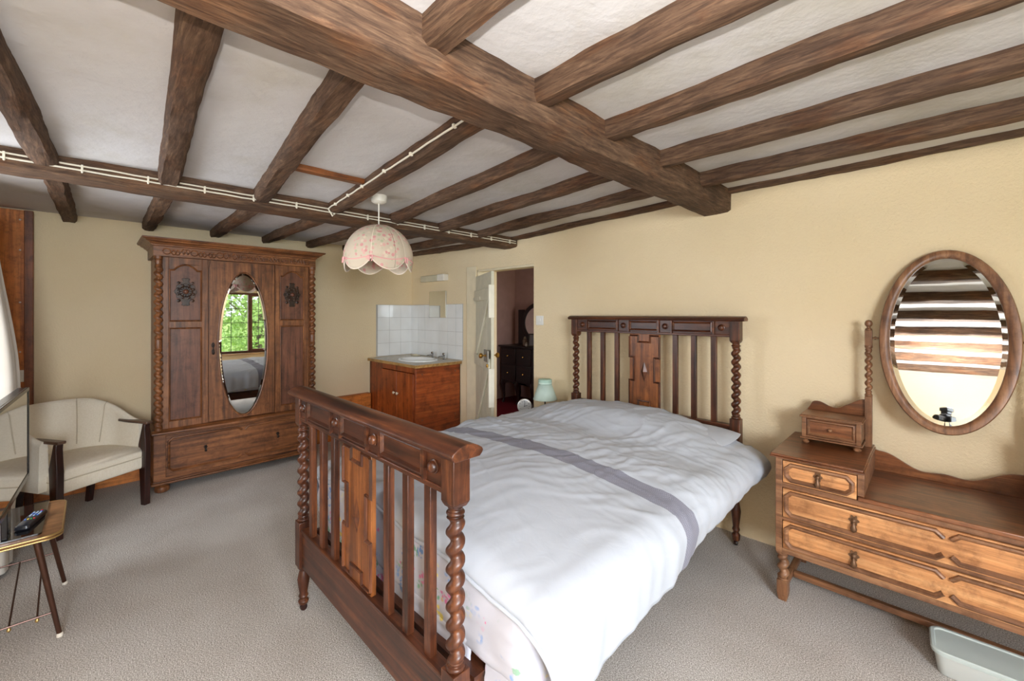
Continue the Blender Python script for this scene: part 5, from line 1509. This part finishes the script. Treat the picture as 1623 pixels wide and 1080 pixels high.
for k in range(n):
    for j in range(5): fs.append((k*5+j, k*5+(j+1) % 5, ((k+1) % n)*5+(j+1) % 5, ((k+1) % n)*5+j))
m.add(vs, fs); m.build('mirror_frame', E('z'), hd_)
m = MB(); m.prism(ellipse(0.325, 0.275, 48, 0, 1.245), 0.170, 0.180); m.build('mirror_glass', mirror_mat(), hd_, smooth=0)
pf = thing('photo_frame', 'dark photo frame on the mahogany dressing table beyond the door', 'photo frame', (-4.20, 4.64, 0.900), math.radians(28))
m = MB(); m.box(-0.075, 0.075, -0.008, 0.008, 0.0, 0.20); m.xform(Matrix.Rotation(-0.2, 4, 'X')); m.build('frame', plain('black_frame', (28, 24, 26), 0.3), pf, bevel=0.003)
m = MB(); m.box(-0.055, 0.055, -0.0095, -0.0078, 0.02, 0.18); m.xform(Matrix.Rotation(-0.2, 4, 'X')); m.build('picture', plain('dim_photo', (96, 92, 98), 0.4), pf, smooth=0)
def jar(x, y, h, r, label, c):
    t = thing('trinket_jar', label, 'jar', (x, y, 0.900))
    m = MB(); m.lathe([(r*0.7, 0), (r, 0.01), (r, h*0.6), (r*0.5, h*0.75)], (0, 0, 0), 18); m.build('jar_body', plain('jar_'+str(c[0]), c, 0.25), t)
    m = MB(); m.lathe([(r*0.55, h*0.75), (r*0.6, h*0.8), (r*0.3, h*0.95), (0.004, h)], (0, 0, 0), 18); m.build('jar_lid', plain('jar_lid_'+str(c[0]), (150, 138, 120), 0.3, 0.4), t)
jar(-4.40, 4.68, 0.15, 0.035, 'tall round trinket jar left of the photo frame on the dark dressing table', (120, 104, 92))
jar(-4.32, 4.63, 0.07, 0.03, 'squat trinket jar in front of the photo frame on the dark dressing table', (150, 142, 138))

# ================================================================== the camera that took the picture, on its tripod
CB = plain('camera_black', (34, 34, 37), 0.5)
ct = thing('camera_on_tripod', 'black camera on a tripod reflected low in the oval dressing mirror', 'camera', (0, 0, 0), math.radians(45))
def ylathe(prof, y, z, seg=28):      # profile heights run along +y from y
    m = MB(); m.lathe(prof, (0, 0, 0), seg, 'y'); m.v = [(a, y-b, c+z) for a, b, c in m.v]; return m
ylathe([(0.036, 0.0), (0.036, 0.050), (0.033, 0.056), (0.033, 0.066), (0.028, 0.066), (0.026, 0.060)], -0.092, 1.40).build('lens', CB, ct)
m = MB(); m.box(-0.070, 0.070, -0.150, -0.092, 1.345, 1.435); m.box(-0.030, 0.030, -0.148, -0.085, 1.435, 1.455); m.box(-0.074, -0.044, -0.150, -0.075, 1.350, 1.425)
m.build('camera_body', CB, ct, bevel=0.008)
m = MB(); m.box(-0.030, 0.030, -0.150, -0.100, 1.456, 1.482); m.box(-0.036, 0.036, -0.160, -0.094, 1.482, 1.515); m.build('flash_unit', CB, ct, bevel=0.005)
m = MB(); m.box(-0.030, 0.030, -0.156, -0.098, 1.515, 1.519); m.build('flash_window', gloss('flash_lens', (236, 236, 232), 0.3), ct, smooth=0)
m = MB(); m.lathe([(0.012, 1.00), (0.014, 1.02), (0.014, 1.27), (0.026, 1.275), (0.028, 1.30), (0.022, 1.325), (0.032, 1.332), (0.032, 1.344)], (0, -0.12, 0), 20); m.build('tripod_column', CB, ct)
for k in range(3):
    a = math.radians(90+120*k); p0 = (0.035*math.cos(a), -0.12+0.035*math.sin(a), 1.16); p1 = (0.36*math.cos(a), -0.12+0.36*math.sin(a), 0.01)
    MB().tube([p0, lerp3(p0, p1, 0.45), lerp3(p0, p1, 0.46), lerp3(p0, p1, 0.99), p1], [0.015, 0.013, 0.010, 0.008, 0.010], 12).build('tripod_leg', CB, ct)
m = MB(); m.lathe([(0.040, 1.13), (0.046, 1.14), (0.046, 1.17), (0.030, 1.19)], (0, -0.12, 0), 20); m.build('tripod_crown', CB, ct)
fd = bpy.data.lights.new('bounced_flash', 'AREA'); fd.shape = 'RECTANGLE'; fd.size = 0.06; fd.size_y = 0.05; fd.energy = FLASH; fd.color = (1.0, 0.985, 0.96)
fo = bpy.data.objects.new('bounced_flash', fd); COL.objects.link(fo); fo.parent = ct; fo.location = (0, -0.127, 1.523); fo.rotation_euler = (math.radians(180+10), 0, 0)
bpy.context.view_layer.update()
